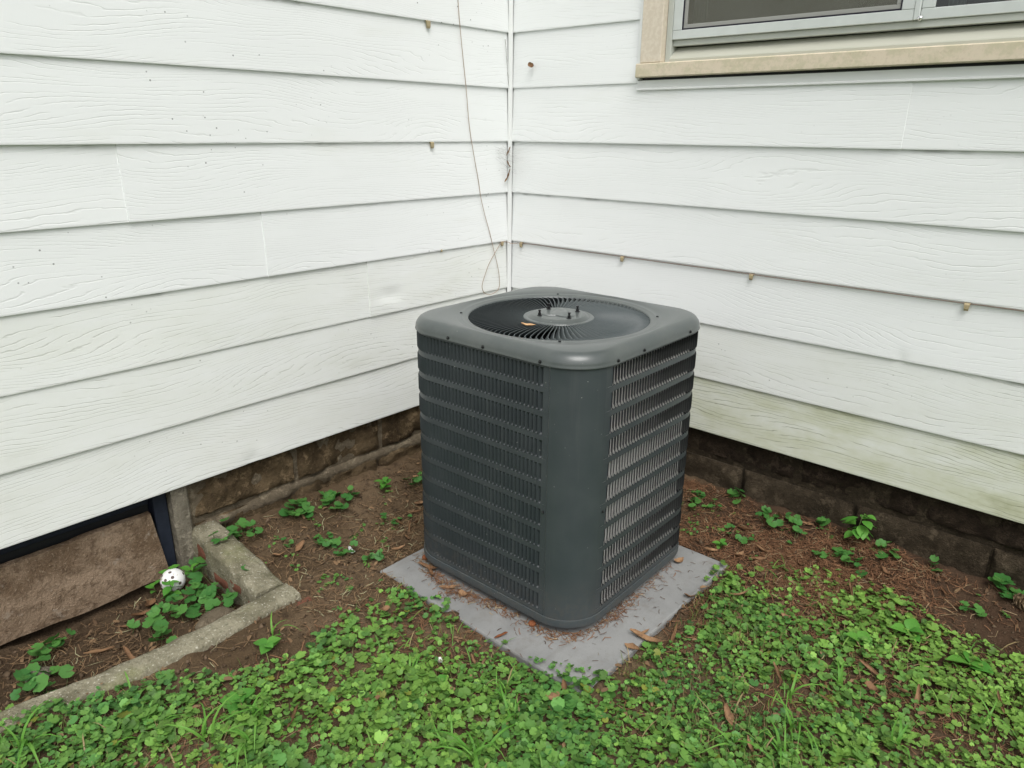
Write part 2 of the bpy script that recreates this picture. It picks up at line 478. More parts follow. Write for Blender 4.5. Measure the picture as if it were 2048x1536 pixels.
M['ivy'] = leaf_material('ground_ivy_leaf')
M['sprig'] = leaf_material('ivy_sprig_leaf', False, (.050, .175, .038), (.10, .26, .055))
M['bright_leaf'] = leaf_material('bright_weed_leaf', False, (.075, .26, .035), (.13, .34, .05))
M['grass'] = leaf_material('grass_blade', False, (.10, .28, .035), (.17, .37, .06))
M['stem'] = leaf_material('plant_stem', False, (.10, .17, .05), (.16, .18, .07), .1)
M['litter'] = leaf_material('dry_litter', True, trans=.05, rough=.8)
t = NT('dead_leaf'); rn = t.rnd(); p = t.objco()
col = t.mix(rn, (.16, .085, .042), (.30, .18, .095))
col = t.mix(t.smooth(t.noise(p, 60, 4, .65), .45, .7), col, t.mix(.6, col, (.06, .03, .018)))
M['dead'] = t.done(col, .75, .25, normal=t.bump(t.noise(p, 140, 3), .5, .003))
t = NT('pale_dead_leaf'); p = t.objco()
M['dead_pale'] = t.done(t.mix(t.noise(p, 70, 4), (.40, .24, .12), (.60, .40, .22)), .7, .25)
t = NT('cone_scale'); p = t.objco(); M['cone'] = t.done(t.mix(t.noise(p, 60, 3), (.11, .07, .04), (.33, .245, .15)), .85, .15)
t = NT('pebble'); M['pebble'] = t.done(t.mix(t.rnd(), (.40, .36, .30), (.62, .6, .55)), .8, .2)
t = NT('clear_plastic_scrap'); M['plastic'] = t.done((.5, .5, .5), .3, .5)
t = NT('silk'); M['silk'] = t.done((.42, .42, .40), .7, .1)
t = NT('web_dirt'); M['webdirt'] = t.done((.16, .15, .13), .95, .05)

# ================================================================== GROUND
S = 0.2032
ZB = 0.262                     # height of the lowest siding edge; the pad's top is z = 0
PAD = (0.495, 1.297, -1.155, -0.374)   # x0, x1, y0, y1

def gz0(x, y):
    x = np.asarray(x, float); y = np.asarray(y, float)
    d = np.clip(np.minimum(x, -y), 0, None)
    z = -.012 + .060 * np.exp(-(d / .16) ** 1.3)
    z = z + np.clip(.040 - z, 0, None) * sst(-1.02, -1.42, y) * (1 - sst(.55, 1.15, x))
    well = sst(.425, .412, x) * sst(-1.49, -1.51, y)
    zw = -.038 - .026 * sst(.06, .0, x) + .03 * sst(.2, .42, x) + .035 * sst(-1.95, -2.15, y)
    return z * (1 - well) + zw * well

def gz(x, y):
    x = np.asarray(x, float); y = np.asarray(y, float)
    z = gz0(x, y)
    z = z + .016 * fbm(x, y, 3.2, 1, 2) + .016 * fbm(x, y, 13., 4, 3) + .009 * vnoise(x * 48, y * 48, 9)
    e = .012
    o = .030 * np.clip(fbm(x, y, 10., 141, 3) + .05, 0, .5) / .5
    o = o * (.8 - .6 * sst(.85, 1.2, x))
    P0, P1, P2, P3 = PAD[0] + o, PAD[1] - o, PAD[2] + o, PAD[3] - o
    inp = sst(P0 - e, P0 + e, x) * sst(P1 + e, P1 - e, x) * sst(P2 - e, P2 + e, y) * sst(P3 + e, P3 - e, y)
    near = sst(PAD[0] - .05, PAD[0], x) * sst(PAD[1] + .05, PAD[1], x) * sst(PAD[2] - .05, PAD[2], y) * sst(PAD[3] + .05, PAD[3], y)
    z = z + near * (.018 * (o / .03) ** .5 * (o > 0))
    z = np.where(near > 0, np.minimum(z, .006), z)
    z = np.where(inp > 0, z * (1 - inp) - .035 * inp, z)
    # lawn reaches over the hidden front-left stretch of the pad's edge
    return z

def axis(lo, hi, step, far):
    core = np.arange(lo, hi, step)
    g = [hi]; s_ = step * 2
    while g[-1] < far: s_ *= 1.35; g.append(g[-1] + s_)
    l = [lo]; s_ = step * 2
    while l[-1] > -far: s_ *= 1.6; l.append(l[-1] - s_)
    return np.array(sorted(set(np.round(np.concatenate([core, g, l]), 5))))
gx = axis(-.06, 2.6, .0115, 70.); gy = axis(-2.6, .06, .0115, 70.)
X, Y = np.meshgrid(gx, gy, indexing='xy')
Z = gz(X, Y)
Z = np.where((X < -.08) | (Y > .08), -.06, Z)
nx, ny = len(gx), len(gy)
me = bpy.data.meshes.new('ground')
me.vertices.add(nx * ny)
me.vertices.foreach_set('co', np.stack([X, Y, Z], -1).reshape(-1).astype(np.float32))
ii = np.arange(nx * ny).reshape(ny, nx)
Q = np.stack([ii[:-1, :-1], ii[:-1, 1:], ii[1:, 1:], ii[1:, :-1]], -1).reshape(-1, 4)
me.loops.add(Q.size); me.polygons.add(len(Q))
me.loops.foreach_set('vertex_index', Q.reshape(-1).astype(np.int32))
me.polygons.foreach_set('loop_start', (np.arange(len(Q)) * 4).astype(np.int32))
me.polygons.foreach_set('loop_total', np.full(len(Q), 4, np.int32))
me.polygons.foreach_set('use_smooth', np.ones(len(Q), bool))
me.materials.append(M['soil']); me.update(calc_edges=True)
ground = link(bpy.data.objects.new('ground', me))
tag(ground, 'bare brown soil bed and lawn around the corner of the house', kind='structure')

# ================================================================== HOUSE
house = empty('house', (0, 0, 0))
tag(house, 'white house corner with wood-grained lap siding above a low stone block foundation', 'house', kind='thing')

def wallpt(side, a, n, z):
    """a = distance along the wall from the corner, n = outwards"""
    return (n, -a, z) if side == 'L' else (a, -n, z)

def sheet(side, rows, ends=True):
    pass

backL = MB().box((-.14, -4.2, ZB + .004), (-.0185, .10, 2.9)).build('wall', M['sheath'], house)
backL['label'] = 'wall on the left with stepped siding seams and black specks'
bb = MB()
bb.box((-.0184, .0185, ZB + .004), (.70, .14, 2.9)); bb.box((2.34, .0185, ZB + .004), (4.2, .14, 2.9))
bb.box((.70, .0185, ZB + .004), (2.34, .14, 1.52)); bb.box((.70, .0185, 2.62), (2.34, .14, 2.9))
backR = bb.build('wall', M['sheath'], house)
backR['label'] = 'wall on the right under the window, mildewed along its lowest board'

def plank(side, k, a0, a1, mat, proud=0., dents=()):
    z0 = ZB + k * S
    prof = [(-.0100, .0012), (-.0026, 0.), (-.0006, .0006), (0., .0026), (-.0003, .008)]
    for j in range(1, 13): prof.append((-.0003 - .0074 * (j / 12), .008 + (S - .002) * (j / 12)))
    na = max(2, int((a1 - a0) / .05) + 1)
    if dents: na = max(na, int((a1 - a0) / .012))
    V = []; F = []; m = len(prof)
    # gentle waviness of thin sheet siding
    for i in range(na):
        a = a0 + (a1 - a0) * i / (na - 1)
        for j, (n_, z_) in enumerate(prof):
            wv = .0016 * float(vnoise(a * 2.3 + k * 7.1, z_ * 9 + (3 if side == 'L' else 8), 3)) if 2 <= j else 0.
            dn = 0.
            for (da, dz, rr, dep) in dents:
                q = ((a - da) ** 2 / (rr[0] ** 2) + (z0 + z_ - dz) ** 2 / (rr[1] ** 2))
                dn -= dep * math.exp(-q)
            sag = .0018 * float(vnoise(a * 1.1 + k * 3.3, 4.4, 5))
            V.append(wallpt(side, a, n_ + proud + wv + dn, z0 + z_ + sag * (1 if j < 6 else 1 - (j - 5) / 12)))
    flip = side == 'L'
    for i in range(na - 1):
        for j in range(m - 1):
            f = (i*m+j, i*m+j+1, (i+1)*m+j+1, (i+1)*m+j)
            F.append(f if flip else f[::-1])
    # closed ends
    for i, sg in ((0, 1), (na - 1, -1)):
        b = len(V)
        V.append(wallpt(side, a0 if i == 0 else a1, -.0175, z0 + .0012)); V.append(wallpt(side, a0 if i == 0 else a1, -.0175, z0 + S + .006))
        f = tuple(i*m+j for j in range(m)) + (b + 1, b)
        F.append(f)
    return obj('siding_plank', V, F, mat, backL if side == 'L' else backR, True, sharp=28)

seamsL = {4: [1.552], 3: [1.154], 2: [.76], 6: [2.7], 5: [3.0], 1: [2.9], 7: [1.9], 8: [2.6], 0: [3.3], 9: [1.2], 10: [2.9]}
for k in range(0, 12):
    cuts = [.0135] + seamsL.get(k, []) + [4.2]
    for q in range(len(cuts) - 1):
        dents = []
        if k == 2 and q == 0: dents = [(.655, .735, (.05, .018), .006), (.70, .705, (.03, .012), -.003)]
        if k == 0 and q == 0: dents = [(1.28, .272, (.035, .02), .005), (1.24, .285, (.02, .012), -.003)]
        pr = .0026 if (q % 2 == 0 and len(cuts) > 2) else 0.
        plank('L', k, cuts[q] - (.02 if q % 2 == 1 else 0), cuts[q + 1], M['siding_faint'] if k in (0, 1, 2) else M['siding'], pr, dents)
WX0, WX1 = .6045, 2.42
for k in range(0, 12):
    if k < 5: cuts = [(.0135, 2.55, 0.), (2.53, 4.2, .0016)] if k != 3 else [(.0135, 4.2, 0.)]
    elif k == 5: cuts = [(.0135, 1.498, .0022), (1.48, 4.2, 0.)]
    else: cuts = [(.0135, WX0, 0.), (WX1, 4.2, 0.)]
    for (a0, a1, pr) in cuts:
        if k >= 6 and a0 > 2 and ZB + k * S > 2.62: pass
        dents = [(1.60, ZB + 2 * S + .006, (.012, .02), .004)] if (k == 2 and a0 < 1) else []
        plank('R', k, a0, a1, M['siding_green'] if k == 0 else M['siding_faint'] if k in (1,) else M['siding_clean'], pr, dents)

# corner strip
V = []; F = []
cs = [(-.0165, -.0075), (.0010, -.0085), (.0010, -.0135), (.0022, -.0150), (.0060, -.0135), (.0135, -.0060), (.0150, -.0022), (.0135, -.0010), (.0085, -.0010), (.0075, .0165)]
cs = [(a, -b if False else b) for a, b in cs]
for z in (ZB + .002, 2.9):
    for a, b in cs: V.append((a, b, z))
m = len(cs)
for j in range(m - 1): F.append((j, j + 1, m + j + 1, m + j))
F.append(tuple(range(m))[::-1])
ct = obj('corner_strip', V, F, M['trim'], house, False)

# ------------------------------------------------------------------ foundation
NF = -.030                       # how far the block face sits behind the siding edge
def rock_block(name, side, a0, a1, z0, z1, mat, parent, seed, bulge=.016, nface=NF):
    nu, nv = 29, 13
    V = []; F = []
    for j in range(nv):
        for i in range(nu):
            u = i / (nu - 1); v = j / (nv - 1)
            a = a0 + (a1 - a0) * u; z = z0 + (z1 - z0) * v
            ed = min(u, 1 - u) * (a1 - a0), min(v, 1 - v) * (z1 - z0)
            e = float(sst(-.004, .015, min(ed)))
            nn = fbm(a, z, 11., seed, 4); fac = abs(float(vnoise(a * 13 + seed, z * 17, seed + 5)))
            n_ = nface + e * (bulge * (.5 + 1.5 * float(nn)) - .026 * fac + .010 * float(vnoise(a * 60, z * 60, seed + 2)))
            if min(ed) < 1e-6: n_ = nface - .010
            V.append(wallpt(side, a, n_, z))
    for j in range(nv - 1):
        for i in range(nu - 1):
            f = (j*nu+i, j*nu+i+1, (j+1)*nu+i+1, (j+1)*nu+i)
            F.append(f[::-1] if side == 'L' else f)
    # back side
    b = len(V)
    for (a, z) in ((a0, z0), (a1, z0), (a1, z1), (a0, z1)): V.append(wallpt(side, a, nface - .05, z))
    bot = [i for i in range(nu)]; top = [(nv-1)*nu+i for i in range(nu)]
    lef = [j*nu for j in range(nv)]; rig = [j*nu+nu-1 for j in range(nv)]
    F.append(tuple(bot[::-1]) + (b, b + 1)); F.append(tuple(top) + (b + 2, b + 3))
    F.append(tuple(lef) + (b + 3, b)); F.append(tuple(rig[::-1]) + (b + 1, b + 2))
    return obj(name, V, F, mat, parent, True, sharp=50)

JL, JR, JW = .108, .152, .011
fl = MB().box((-.22, -1.500, -.30), (NF - .004, .02, ZB + .02)).build('foundation_wall', M['mortar'], house)
fl['label'] = 'brown stone block foundation below the left wall'
fl2 = MB().box((-.22, -4.2, -.30), (-.19, -1.50, ZB + .02)).build('recess_back', M['sheath'], house)
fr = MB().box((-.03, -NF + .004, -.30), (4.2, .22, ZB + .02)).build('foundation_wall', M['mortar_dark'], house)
fr['label'] = 'dark stone block foundation below the right wall'
xs = [-.02, .335, .722, 1.106, 1.492]
for i in range(4):
    rock_block('block', 'L', xs[i] + .003, xs[i + 1] - .004, JL + .008, ZB + .03, M['stone'], fl, 20 + i)
xs = [.005, .35, .745, 1.14, 1.492]
for i in range(4):
    rock_block('block', 'L', xs[i] + .004, xs[i + 1] - .004, -.12, JL - .006, M['stone'], fl, 40 + i, .010, NF + .010)
# rough cement smear along the left bed joint
V = []; F = []; m = 150
for i in range(m):
    a = .02 + (1.485 - .02) * i / (m - 1)
    wv = float(fbm(a, 0.3, 16., 77, 4)) * 1.3; w2 = float(fbm(a, 2.3, 12., 71, 4)) * 1.3
    zc = JL + .004 - .022 * max(0, (a - 1.1) / .4)
    for (n_, z_) in ((NF - .012, .012 + .010 * w2), (NF + .002 + .010 * wv, .004 + .008 * wv), (NF + .012 + .012 * w2, -.006 - .010 * wv), (NF + .013 + .014 * wv, -.022 - .02 * w2), (NF - .004, -.05)):
        V.append(wallpt('L', a, n_, zc + z_))
for i in range(m - 1):
    for j in range(4): F.append((i*5+j, (i+1)*5+j, (i+1)*5+j+1, i*5+j+1))
obj('mortar_joint', V, F, M['mortar'], fl, True)
xr = [-.02, .14, .537, .938, 1.338, 1.737, 2.135, 2.535, 2.935]
for i in range(8):
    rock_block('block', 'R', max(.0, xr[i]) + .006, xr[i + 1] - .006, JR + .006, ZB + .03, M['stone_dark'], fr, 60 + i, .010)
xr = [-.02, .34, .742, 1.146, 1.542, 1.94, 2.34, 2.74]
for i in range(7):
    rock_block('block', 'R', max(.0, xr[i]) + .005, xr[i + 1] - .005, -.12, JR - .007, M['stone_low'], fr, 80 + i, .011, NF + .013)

# ------------------------------------------------------------------ basement window, left wall
bw = empty('basement_window', (0, 0, 0)); bw.parent = house
bw['label'] = 'basement window with navy steel frame behind a brown board'
MB().box((-.16, -1.5535, -.08), (-.012, -1.5005, ZB + .016), .006).build('jamb', M['jamb'], bw)
MB().box((-.10, -1.598, -.06), (-.046, -1.556, ZB + .012), .003).build('frame', M['navy'], bw)
MB().box((-.10, -4.1, .205), (-.075, -1.600, ZB + .012), .003).build('frame', M['navy'], bw)
MB().box((-.088, -4.1, .16), (-.083, -1.602, .2045)).build('pane', M['dark'], bw)
# board leaning in the opening
V = []; F = []; m = 90
for i in range(m):
    a = 1.603 + (3.9 - 1.603) * i / (m - 1)
    for (n_, z_) in ((-.018, -.030), (-.040, .190), (-.060, .192), (-.050, -.032)):
        jag = .006 * float(fbm(a, z_, 14., 91, 2))
        V.append(wallpt('L', a + (.010 if (i == 0 and z_ > .1) else 0) - (0.012 if i == 0 and z_ < 0 else 0), n_ , z_ + (jag - .010 * (a - 1.6) if z_ > 0 else .020 * float(fbm(a, 1.3, 5., 97, 3)) - .012 * (a - 1.6))))
for i in range(m - 1):
    for j in range(4): F.append((i*4+j, (i+1)*4+j, (i+1)*4+(j+1)%4, i*4+(j+1)%4))
F.append((0, 1, 2, 3)); F.append(tuple((m-1)*4+j for j in (3, 2, 1, 0)))
obj('board', V, F, M['slab'], bw, False)['label'] = 'speckled brown board leaning in the window opening'

# ------------------------------------------------------------------ window, right wall
win = empty('window', (0, 0, 0)); win.parent = house
win['label'] = 'sliding window with beige casing and insect screen'
ZT = 2.60
def wb(name, x0, x1, z0, z1, n0, n1, mat, parent=win, bev=.002):
    """box on the right wall: n = outwards from the siding edge plane"""
    return MB().box((x0, -n1, z0), (x1, -n0, z1), bev).build(name, mat, parent)
wb('side_trim', .6045, .6165, 1.492, ZT + .06, -.016, .010, M['trim'], bev=.0015)
wb('side_trim', 2.405, 2.417, 1.492, ZT + .06, -.016, .010, M['trim'], bev=.0015)
wb('casing', .618, .700, 1.5445, ZT, -.05, .016, M['beige'])
wb('casing', 2.322, 2.403, 1.5445, ZT, -.05, .016, M['beige'])
wb('casing', .618, 2.403, ZT + .001, ZT + .08, -.05, .018, M['beige'])
wb('sill', .606, 2.415, 1.498, 1.543, -.06, .024, M['sill'], bev=.003)
# white strip under the sill
V = []; F = []
for a in (.6035, 2.418):
    for (n_, z_) in ((-.016, 1.4565), (.001, 1.456), (.004, 1.4585), (.0035, 1.4625), (.0005, 1.4645), (.0005, 1.4895), (-.016, 1.4905)):
        V.append((a, -n_, z_))
for j in range(6): F.append((j, 7 + j, 7 + j + 1, j + 1))
F.append(tuple(range(7))); F.append(tuple(range(13, 6, -1)))
obj('under_sill_strip', V, F, M['trim'], win, False)
MB().box((.62, .006, 1.480), (2.40, .02, 1.4975)).build('gap_shade_strip', M['dark'], win)  # added dark strip, stands for the shade in the gap under the sill
# sloping sub-sill
V = []; F = []
for a in (.7223, 2.2997):
    for (n_, z_) in ((-.004, 1.5435), (-.004, 1.553), (-.006, 1.556), (-.050, 1.592), (-.050, 1.5435)): V.append((a, -n_, z_))
for j in range(5): F.append((j, 5 + j, 5 + (j + 1) % 5, (j + 1) % 5))
F.append((0, 1, 2, 3, 4)); F.append((9, 8, 7, 6, 5))
obj('sub_sill', V, F, M['subsill'], win, False)
MB().box((.7015, .010, 1.5445), (.722, .05, ZT), .001).build('frame', M['frame'], win)
MB().box((2.30, .010, 1.5445), (2.3205, .05, ZT), .001).build('frame', M['frame'], win)
MB().box((.7225, .022, 1.5945), (2.2995, .05, 1.613), .001).build('frame', M['frame'], win)
def sash(x0, x1, z0, z1, n, name, mat, wl=.033, wr=.033, wbm=.028):
    mb = MB()
    mb.box((x0, -n, z0), (x1, -n + .016, z0 + wbm), .0015); mb.box((x0, -n, z1 - .03), (x1, -n + .016, z1), .0015)
    mb.box((x0, -n, z0 + wbm + .0003), (x0 + wl, -n + .016, z1 - .0303), .0015); mb.box((x1 - wr, -n, z0 + wbm + .0003), (x1, -n + .016, z1 - .0303), .0015)
    return mb.build(name, mat, win)
sa = sash(.7225, 1.468, 1.6135, 2.57, -.012, 'sash', M['alu'])
sb = sash(1.4845, 2.2995, 1.6135, 2.57, -.016, 'sash', M['alu'])
MB().box((1.4684, .010, 1.6135), (1.484, .03, 2.57), .002).build('mullion', M['alu'], win)
# screen in the left sash, set in a dark spline
mb = MB()
x0, x1, z0, z1 = .7557, 1.4348, 1.6418, 2.5395
for a, b in (((x0, .0145, z0), (x1, .0175, z0 + .004)), ((x0, .0145, z0 + .0042), (x0 + .004, .0175, z1)), ((x1 - .004, .0145, z0 + .0042), (x1, .0175, z1))): mb.box(a, b)
mb.build('screen_spline', M['spline'], win)
mb = MB()
for a, b in (((x0 + .0042, .0165, z0 + .0042), (x1 - .0042, .024, z0 + .016)), ((x0 + .0042, .0165, z0 + .0162), (x0 + .016, .024, z1)), ((x1 - .016, .0165, z0 + .0162), (x1 - .0042, .024, z1))): mb.box(a, b, .001)
mb.build('screen_frame', M['scrframe'], win)
obj('insect_screen', [(x0 + .015, .020, z0 + .015), (x1 - .015, .020, z0 + .015), (x1 - .015, .020, z1), (x0 + .015, .020, z1)], [(0, 1, 2, 3)], M['screen'], win, False)
MB().box((1.5175, .021, 1.640), (2.267, .025, 2.541)).build('glass_pane', M['glass'], win)
MB().box((x0 + .01, .030, 1.63), (1.46, .034, 2.54)).build('glass_pane', M['glass'], win)
MB().lathe([(.0065, 0), (.006, .003), (.003, .0045), (0.0005, .005)], n=14).build('screw', M['bright'], win, True)
scw = bpy.context.scene.objects['screw']; scw.rotation_euler = (R(90), 0, 0); scw.location = (1.4865, .0095, 1.617)
# curtains and the room behind
V = []; F = []
def cloth(a0, a1, z0, z1, yy, seed):
    V = []; F = []; nn = 24
    for i in range(nn):
        a = a0 + (a1 - a0) * i / (nn - 1)
        o = .012 * math.sin(i * 1.3 + seed)
        V += [(a, yy + o, z0), (a, yy + o, z1)]
    for i in range(nn - 1): F.append((2*i, 2*i+2, 2*i+3, 2*i+1))
    return obj('curtain', V, F, M['curtain'], win, True)
cloth(.765, .815, 1.63, 2.5, .07, 1)
cloth(1.535, 1.578, 1.63, 2.5, .07, 2)
room = MB()
room.box((.55, .15, 1.2), (2.6, .16, 1.52)); room.box((.3, 1.6, .9), (2.9, 1.62, 2.9)); room.box((.28, .16, .9), (.30, 1.62, 2.9)); room.box((2.9, .16, .9), (2.92, 1.62, 2.9)); room.box((.3, .16, .88), (2.9, 1.62, .90)); room.box((.3, .16, 2.9), (2.9, 1.62, 2.92))
room.build('room_shell', M['room'], win)

# ================================================================== CONCRETE PAD
def pad_mesh():
    x0, x1, y0, y1 = PAD
    V = []; F = []
    n = 40
    prof = [(0, -.06), (0, -.006), (.002, -.0015), (.006, 0)]
    ring = []
    def outline(inset):
        P = []
        X0, X1, Y0, Y1 = x0 + inset, x1 - inset, y0 + inset, y1 - inset
        for i in range(n): P.append((X0 + (X1 - X0) * i / n, Y0))
        for i in range(n): P.append((X1, Y0 + (Y1 - Y0) * i / n))
        for i in range(n): P.append((X1 - (X1 - X0) * i / n, Y1))
        for i in range(n): P.append((X0, Y1 - (Y1 - Y0) * i / n))
        return P
    m = 4 * n
    for (ins, z) in prof:
        for (a, b) in outline(ins):
            j = .0012 * float(fbm(a, b, 25., 31, 2))
            V.append((a + j, b + j, z))
    for r in range(len(prof) - 1):
        for i in range(m): F.append((r*m+i, r*m+(i+1) % m, (r+1)*m+(i+1) % m, (r+1)*m+i))
    F.append(tuple((len(prof)-1)*m+i for i in range(m)))
    return V, F
V, F = pad_mesh()
pad = obj('equipment_pad', V, F, M['pad'], None, False)
tag(pad, 'square grey slab set flush in the soil under the air conditioner', 'pad', kind='thing')

# ================================================================== AIR CONDITIONER
CX, CY, AX, AY, RC = .8366, -.7112, .3297, .3259, .120
TH = R(.88)
AC_Z = 0.0
ac = empty('air_conditioner', (CX, CY, 0)); ac.rotation_euler = (0, 0, TH)
tag(ac, 'square dark grey outdoor air conditioner with louvered sides and a round fan grille', 'air conditioner')
LF = 2 * (AX - RC); LA = math.pi * RC / 2; LR = 2 * (AY - RC)
def per(s, off=0.):
    """perimeter point and outward normal (local). s=0 where the front face meets the front corner, growing anticlockwise"""
    tot = 2 * LF + 2 * LR + 4 * LA
    s = s % tot
    if s < LA:
        a = -math.pi / 2 + s / RC; c = (AX - RC, -AY + RC); n = (math.cos(a), math.sin(a)); return (c[0] + (RC + off) * n[0], c[1] + (RC + off) * n[1]), n
    s -= LA
    if s < LR: return (AX + off, -AY + RC + s), (1, 0)
    s -= LR
    if s < LA:
        a = s / RC; c = (AX - RC, AY - RC); n = (math.cos(a), math.sin(a)); return (c[0] + (RC + off) * n[0], c[1] + (RC + off) * n[1]), n
    s -= LA
    if s < LF: return (AX - RC - s, AY + off), (0, 1)
    s -= LF
    if s < LA:
        a = math.pi / 2 + s / RC; c = (-AX + RC, AY - RC); n = (math.cos(a), math.sin(a)); return (c[0] + (RC + off) * n[0], c[1] + (RC + off) * n[1]), n
    s -= LA
    if s < LR: return (-AX - off, AY - RC - s), (-1, 0)
    s -= LR
    if s < LA:
        a = math.pi + s / RC; c = (-AX + RC, -AY + RC); n = (math.cos(a), math.sin(a)); return (c[0] + (RC + off) * n[0], c[1] + (RC + off) * n[1]), n
    s -= LA
    return (-AX + RC + s, -AY - off), (0, -1)
TOT = 2 * LF + 2 * LR + 4 * LA

def strip(mb, s0, s1, zs, step=.014):
    """vertical wall strip following the perimeter; zs = list of (off, z)"""
    n = max(2, int(abs(s1 - s0) / step) + 1)
    b = len(mb.V); m = len(zs)
    for i in range(n):
        s = s0 + (s1 - s0) * i / (n - 1)
        for off, z in zs:
            p, _ = per(s, off); mb.V.append((p[0], p[1], z))
    for i in range(n - 1):
        for j in range(m - 1):
            mb.F.append((b+i*m+j, b+(i+1)*m+j, b+(i+1)*m+j+1, b+i*m+j+1))
    return mb

ZBASE0, ZBASE1 = .024, .050
ZCAP = .776
NR = 11
row_top = [.769 - i * .0655 for i in range(NR)]
HL = .0505
PITCH = .0137
bands = [(row_top[0], .790)] + [(row_top[i + 1], row_top[i] - HL) for i in range(NR - 1)] + [(.046, row_top[-1] - HL)]

def louver_mesh(P, D, H):
    nu, nv = 5, 11
    V = []; F = []
    for j in range(nv):
        v = -1 + 2 * j / (nv - 1)
        # cluster rows at the ends
        v = math.copysign(1 - (1 - abs(v)) ** 1.5, v)
        z = v * H / 2
        re = .0055
        q = max(0., (abs(z) - (H / 2 - re)) / re)
        e = math.sqrt(max(0., 1 - q * q))
        for i in range(nu):
            u = i / (nu - 1)
            V.append((u * P * 1.01, (D * (.20 - u) + .0012 * 4 * u * (1 - u)) * e, z))
    for j in range(nv - 1):
        for i in range(nu - 1): F.append((j*nu+i, j*nu+i+1, (j+1)*nu+i+1, (j+1)*nu+i))
    return V, F

def louver_panel(name, s_a, s_b, border_a, border_b, label):
    """sheet with slots between s_a and s_b"""
    mb = MB()
    for (z0, z1) in bands: strip(mb, s_a, s_b, [(0, z0), (0, z1)])
    for i in range(NR):
        strip(mb, s_a, s_a + border_a, [(0, row_top[i] - HL), (0, row_top[i])]); strip(mb, s_b - border_b, s_b, [(0, row_top[i] - HL), (0, row_top[i])])
    o = mb.build(name, M['cabinet'], ac, True)
    o['label'] = label
    return o

ROWD = [.0150, .0148, .0148, .0146, .0116, .0122, .0118, .0122, .0144, .0148, .0148]
front_panel = louver_panel('louver_panel', -.012 - LF - LA - .30, .0140, .01, .0195, 'louvered side panel facing the left wall of the picture, its slots hidden')
right_panel = louver_panel('louver_panel', LA - .0240, LA + LR + LA + .30, .0245, .01, 'louvered side panel on the right, pale coil showing through its slots')
lv = {}
for d in sorted(set(ROWD)):
    V, F = louver_mesh(PITCH, d, HL)
    lv[d] = mesh_data('louver', V, F, M['louver'])

def place_louvers(panel, s_first, s_last, keep):
    """keep(s,row) -> own object; the rest joined in one part"""
    rest = MB(); kept = []
    n = int((s_last - s_first) / PITCH)
    for i in range(n):
        s = s_first + i * PITCH
        for r in range(NR):
            zc = row_top[r] - HL / 2
            flat = (s > -LF and s + PITCH < 0) or (s > LA and s + PITCH < LA + LR)
            if flat and keep(s, r):
                o = bpy.data.objects.new('louver', lv[ROWD[r]])
                p, nrm = per(s)
                ang = math.atan2(nrm[1], nrm[0]) + math.pi / 2
                # local x along the perimeter, local y outwards
                tx, ty = -nrm[1], nrm[0]
                o.matrix_local = Matrix(((tx, nrm[0], 0, p[0]), (ty, nrm[1], 0, p[1]), (0, 0, 1, zc), (0, 0, 0, 1)))
                link(o, panel); o.matrix_parent_inverse = Matrix(); o.matrix_basis = o.matrix_basis
            else:
                V, F = louver_mesh(PITCH, ROWD[r], HL)
                V2 = []
                for (a, nn, z) in V:
                    p, _ = per(s + a, nn); V2.append((p[0], p[1], zc + z))
                rest.add(V2, F)
    o = rest.build('louvers', M['louver'], panel, True); o['kind'] = 'stuff'
    return o
front_last = -.0057 - PITCH
nfront = int((LF + LA + .25) / PITCH)
place_louvers(front_panel, front_last - nfront * PITCH, front_last + PITCH * 1.5, lambda s, r: s > front_last - 14.5 * PITCH)
rstart = LA + .0008
place_louvers(right_panel, rstart, rstart + 52 * PITCH, lambda s, r: s < rstart + 12.5 * PITCH)

# plain back panel closing the rest, coil, post
mb = MB(); strip(mb, LA + LR + LA + .30 + .001, TOT - .012 - LF - LA - .30 - .001, [(0, .03), (0, .79)]); mb.build('back_panel', M['cabinet'], ac, True)
mb = MB(); strip(mb, 0, TOT, [(-.0180, .03), (-.0180, .78)]); mb.build('condenser_coil', M['coil'], ac, True)
mb = MB(); strip(mb, .0152, LA - .0252, [(-.003, .046), (.0012, .046), (.0016, .060), (.0016, .7735), (-.003, .7735)], .010)
mb.build('corner_post', M['cabinet'], ac, True, sharp=40)
# base pan
mb = MB(); strip(mb, 0, TOT, [(-.03, ZBASE0 + .001), (.0005, ZBASE0), (.0040, ZBASE0 + .003), (.0046, ZBASE1 - .004), (.0035, ZBASE1 - .001), (.0008, ZBASE1)], .012)
pl = [per(TOT * i / 120, -.02)[0] for i in range(120)]
b = len(mb.V); mb.V += [(p[0], p[1], ZBASE0 + .002) for p in pl]; mb.F.append(tuple(b + i for i in range(120))[::-1])
mb.build('base_pan', M['cabinet'], ac, True, sharp=45)
for (fx, fy) in ((-.24, -.24), (.24, -.24), (.24, .24), (-.24, .24)):
    MB().box((fx - .035, fy - .035, .0005), (fx + .035, fy + .035, ZBASE0 + .0015), .003).build('foot', M['black'], ac)

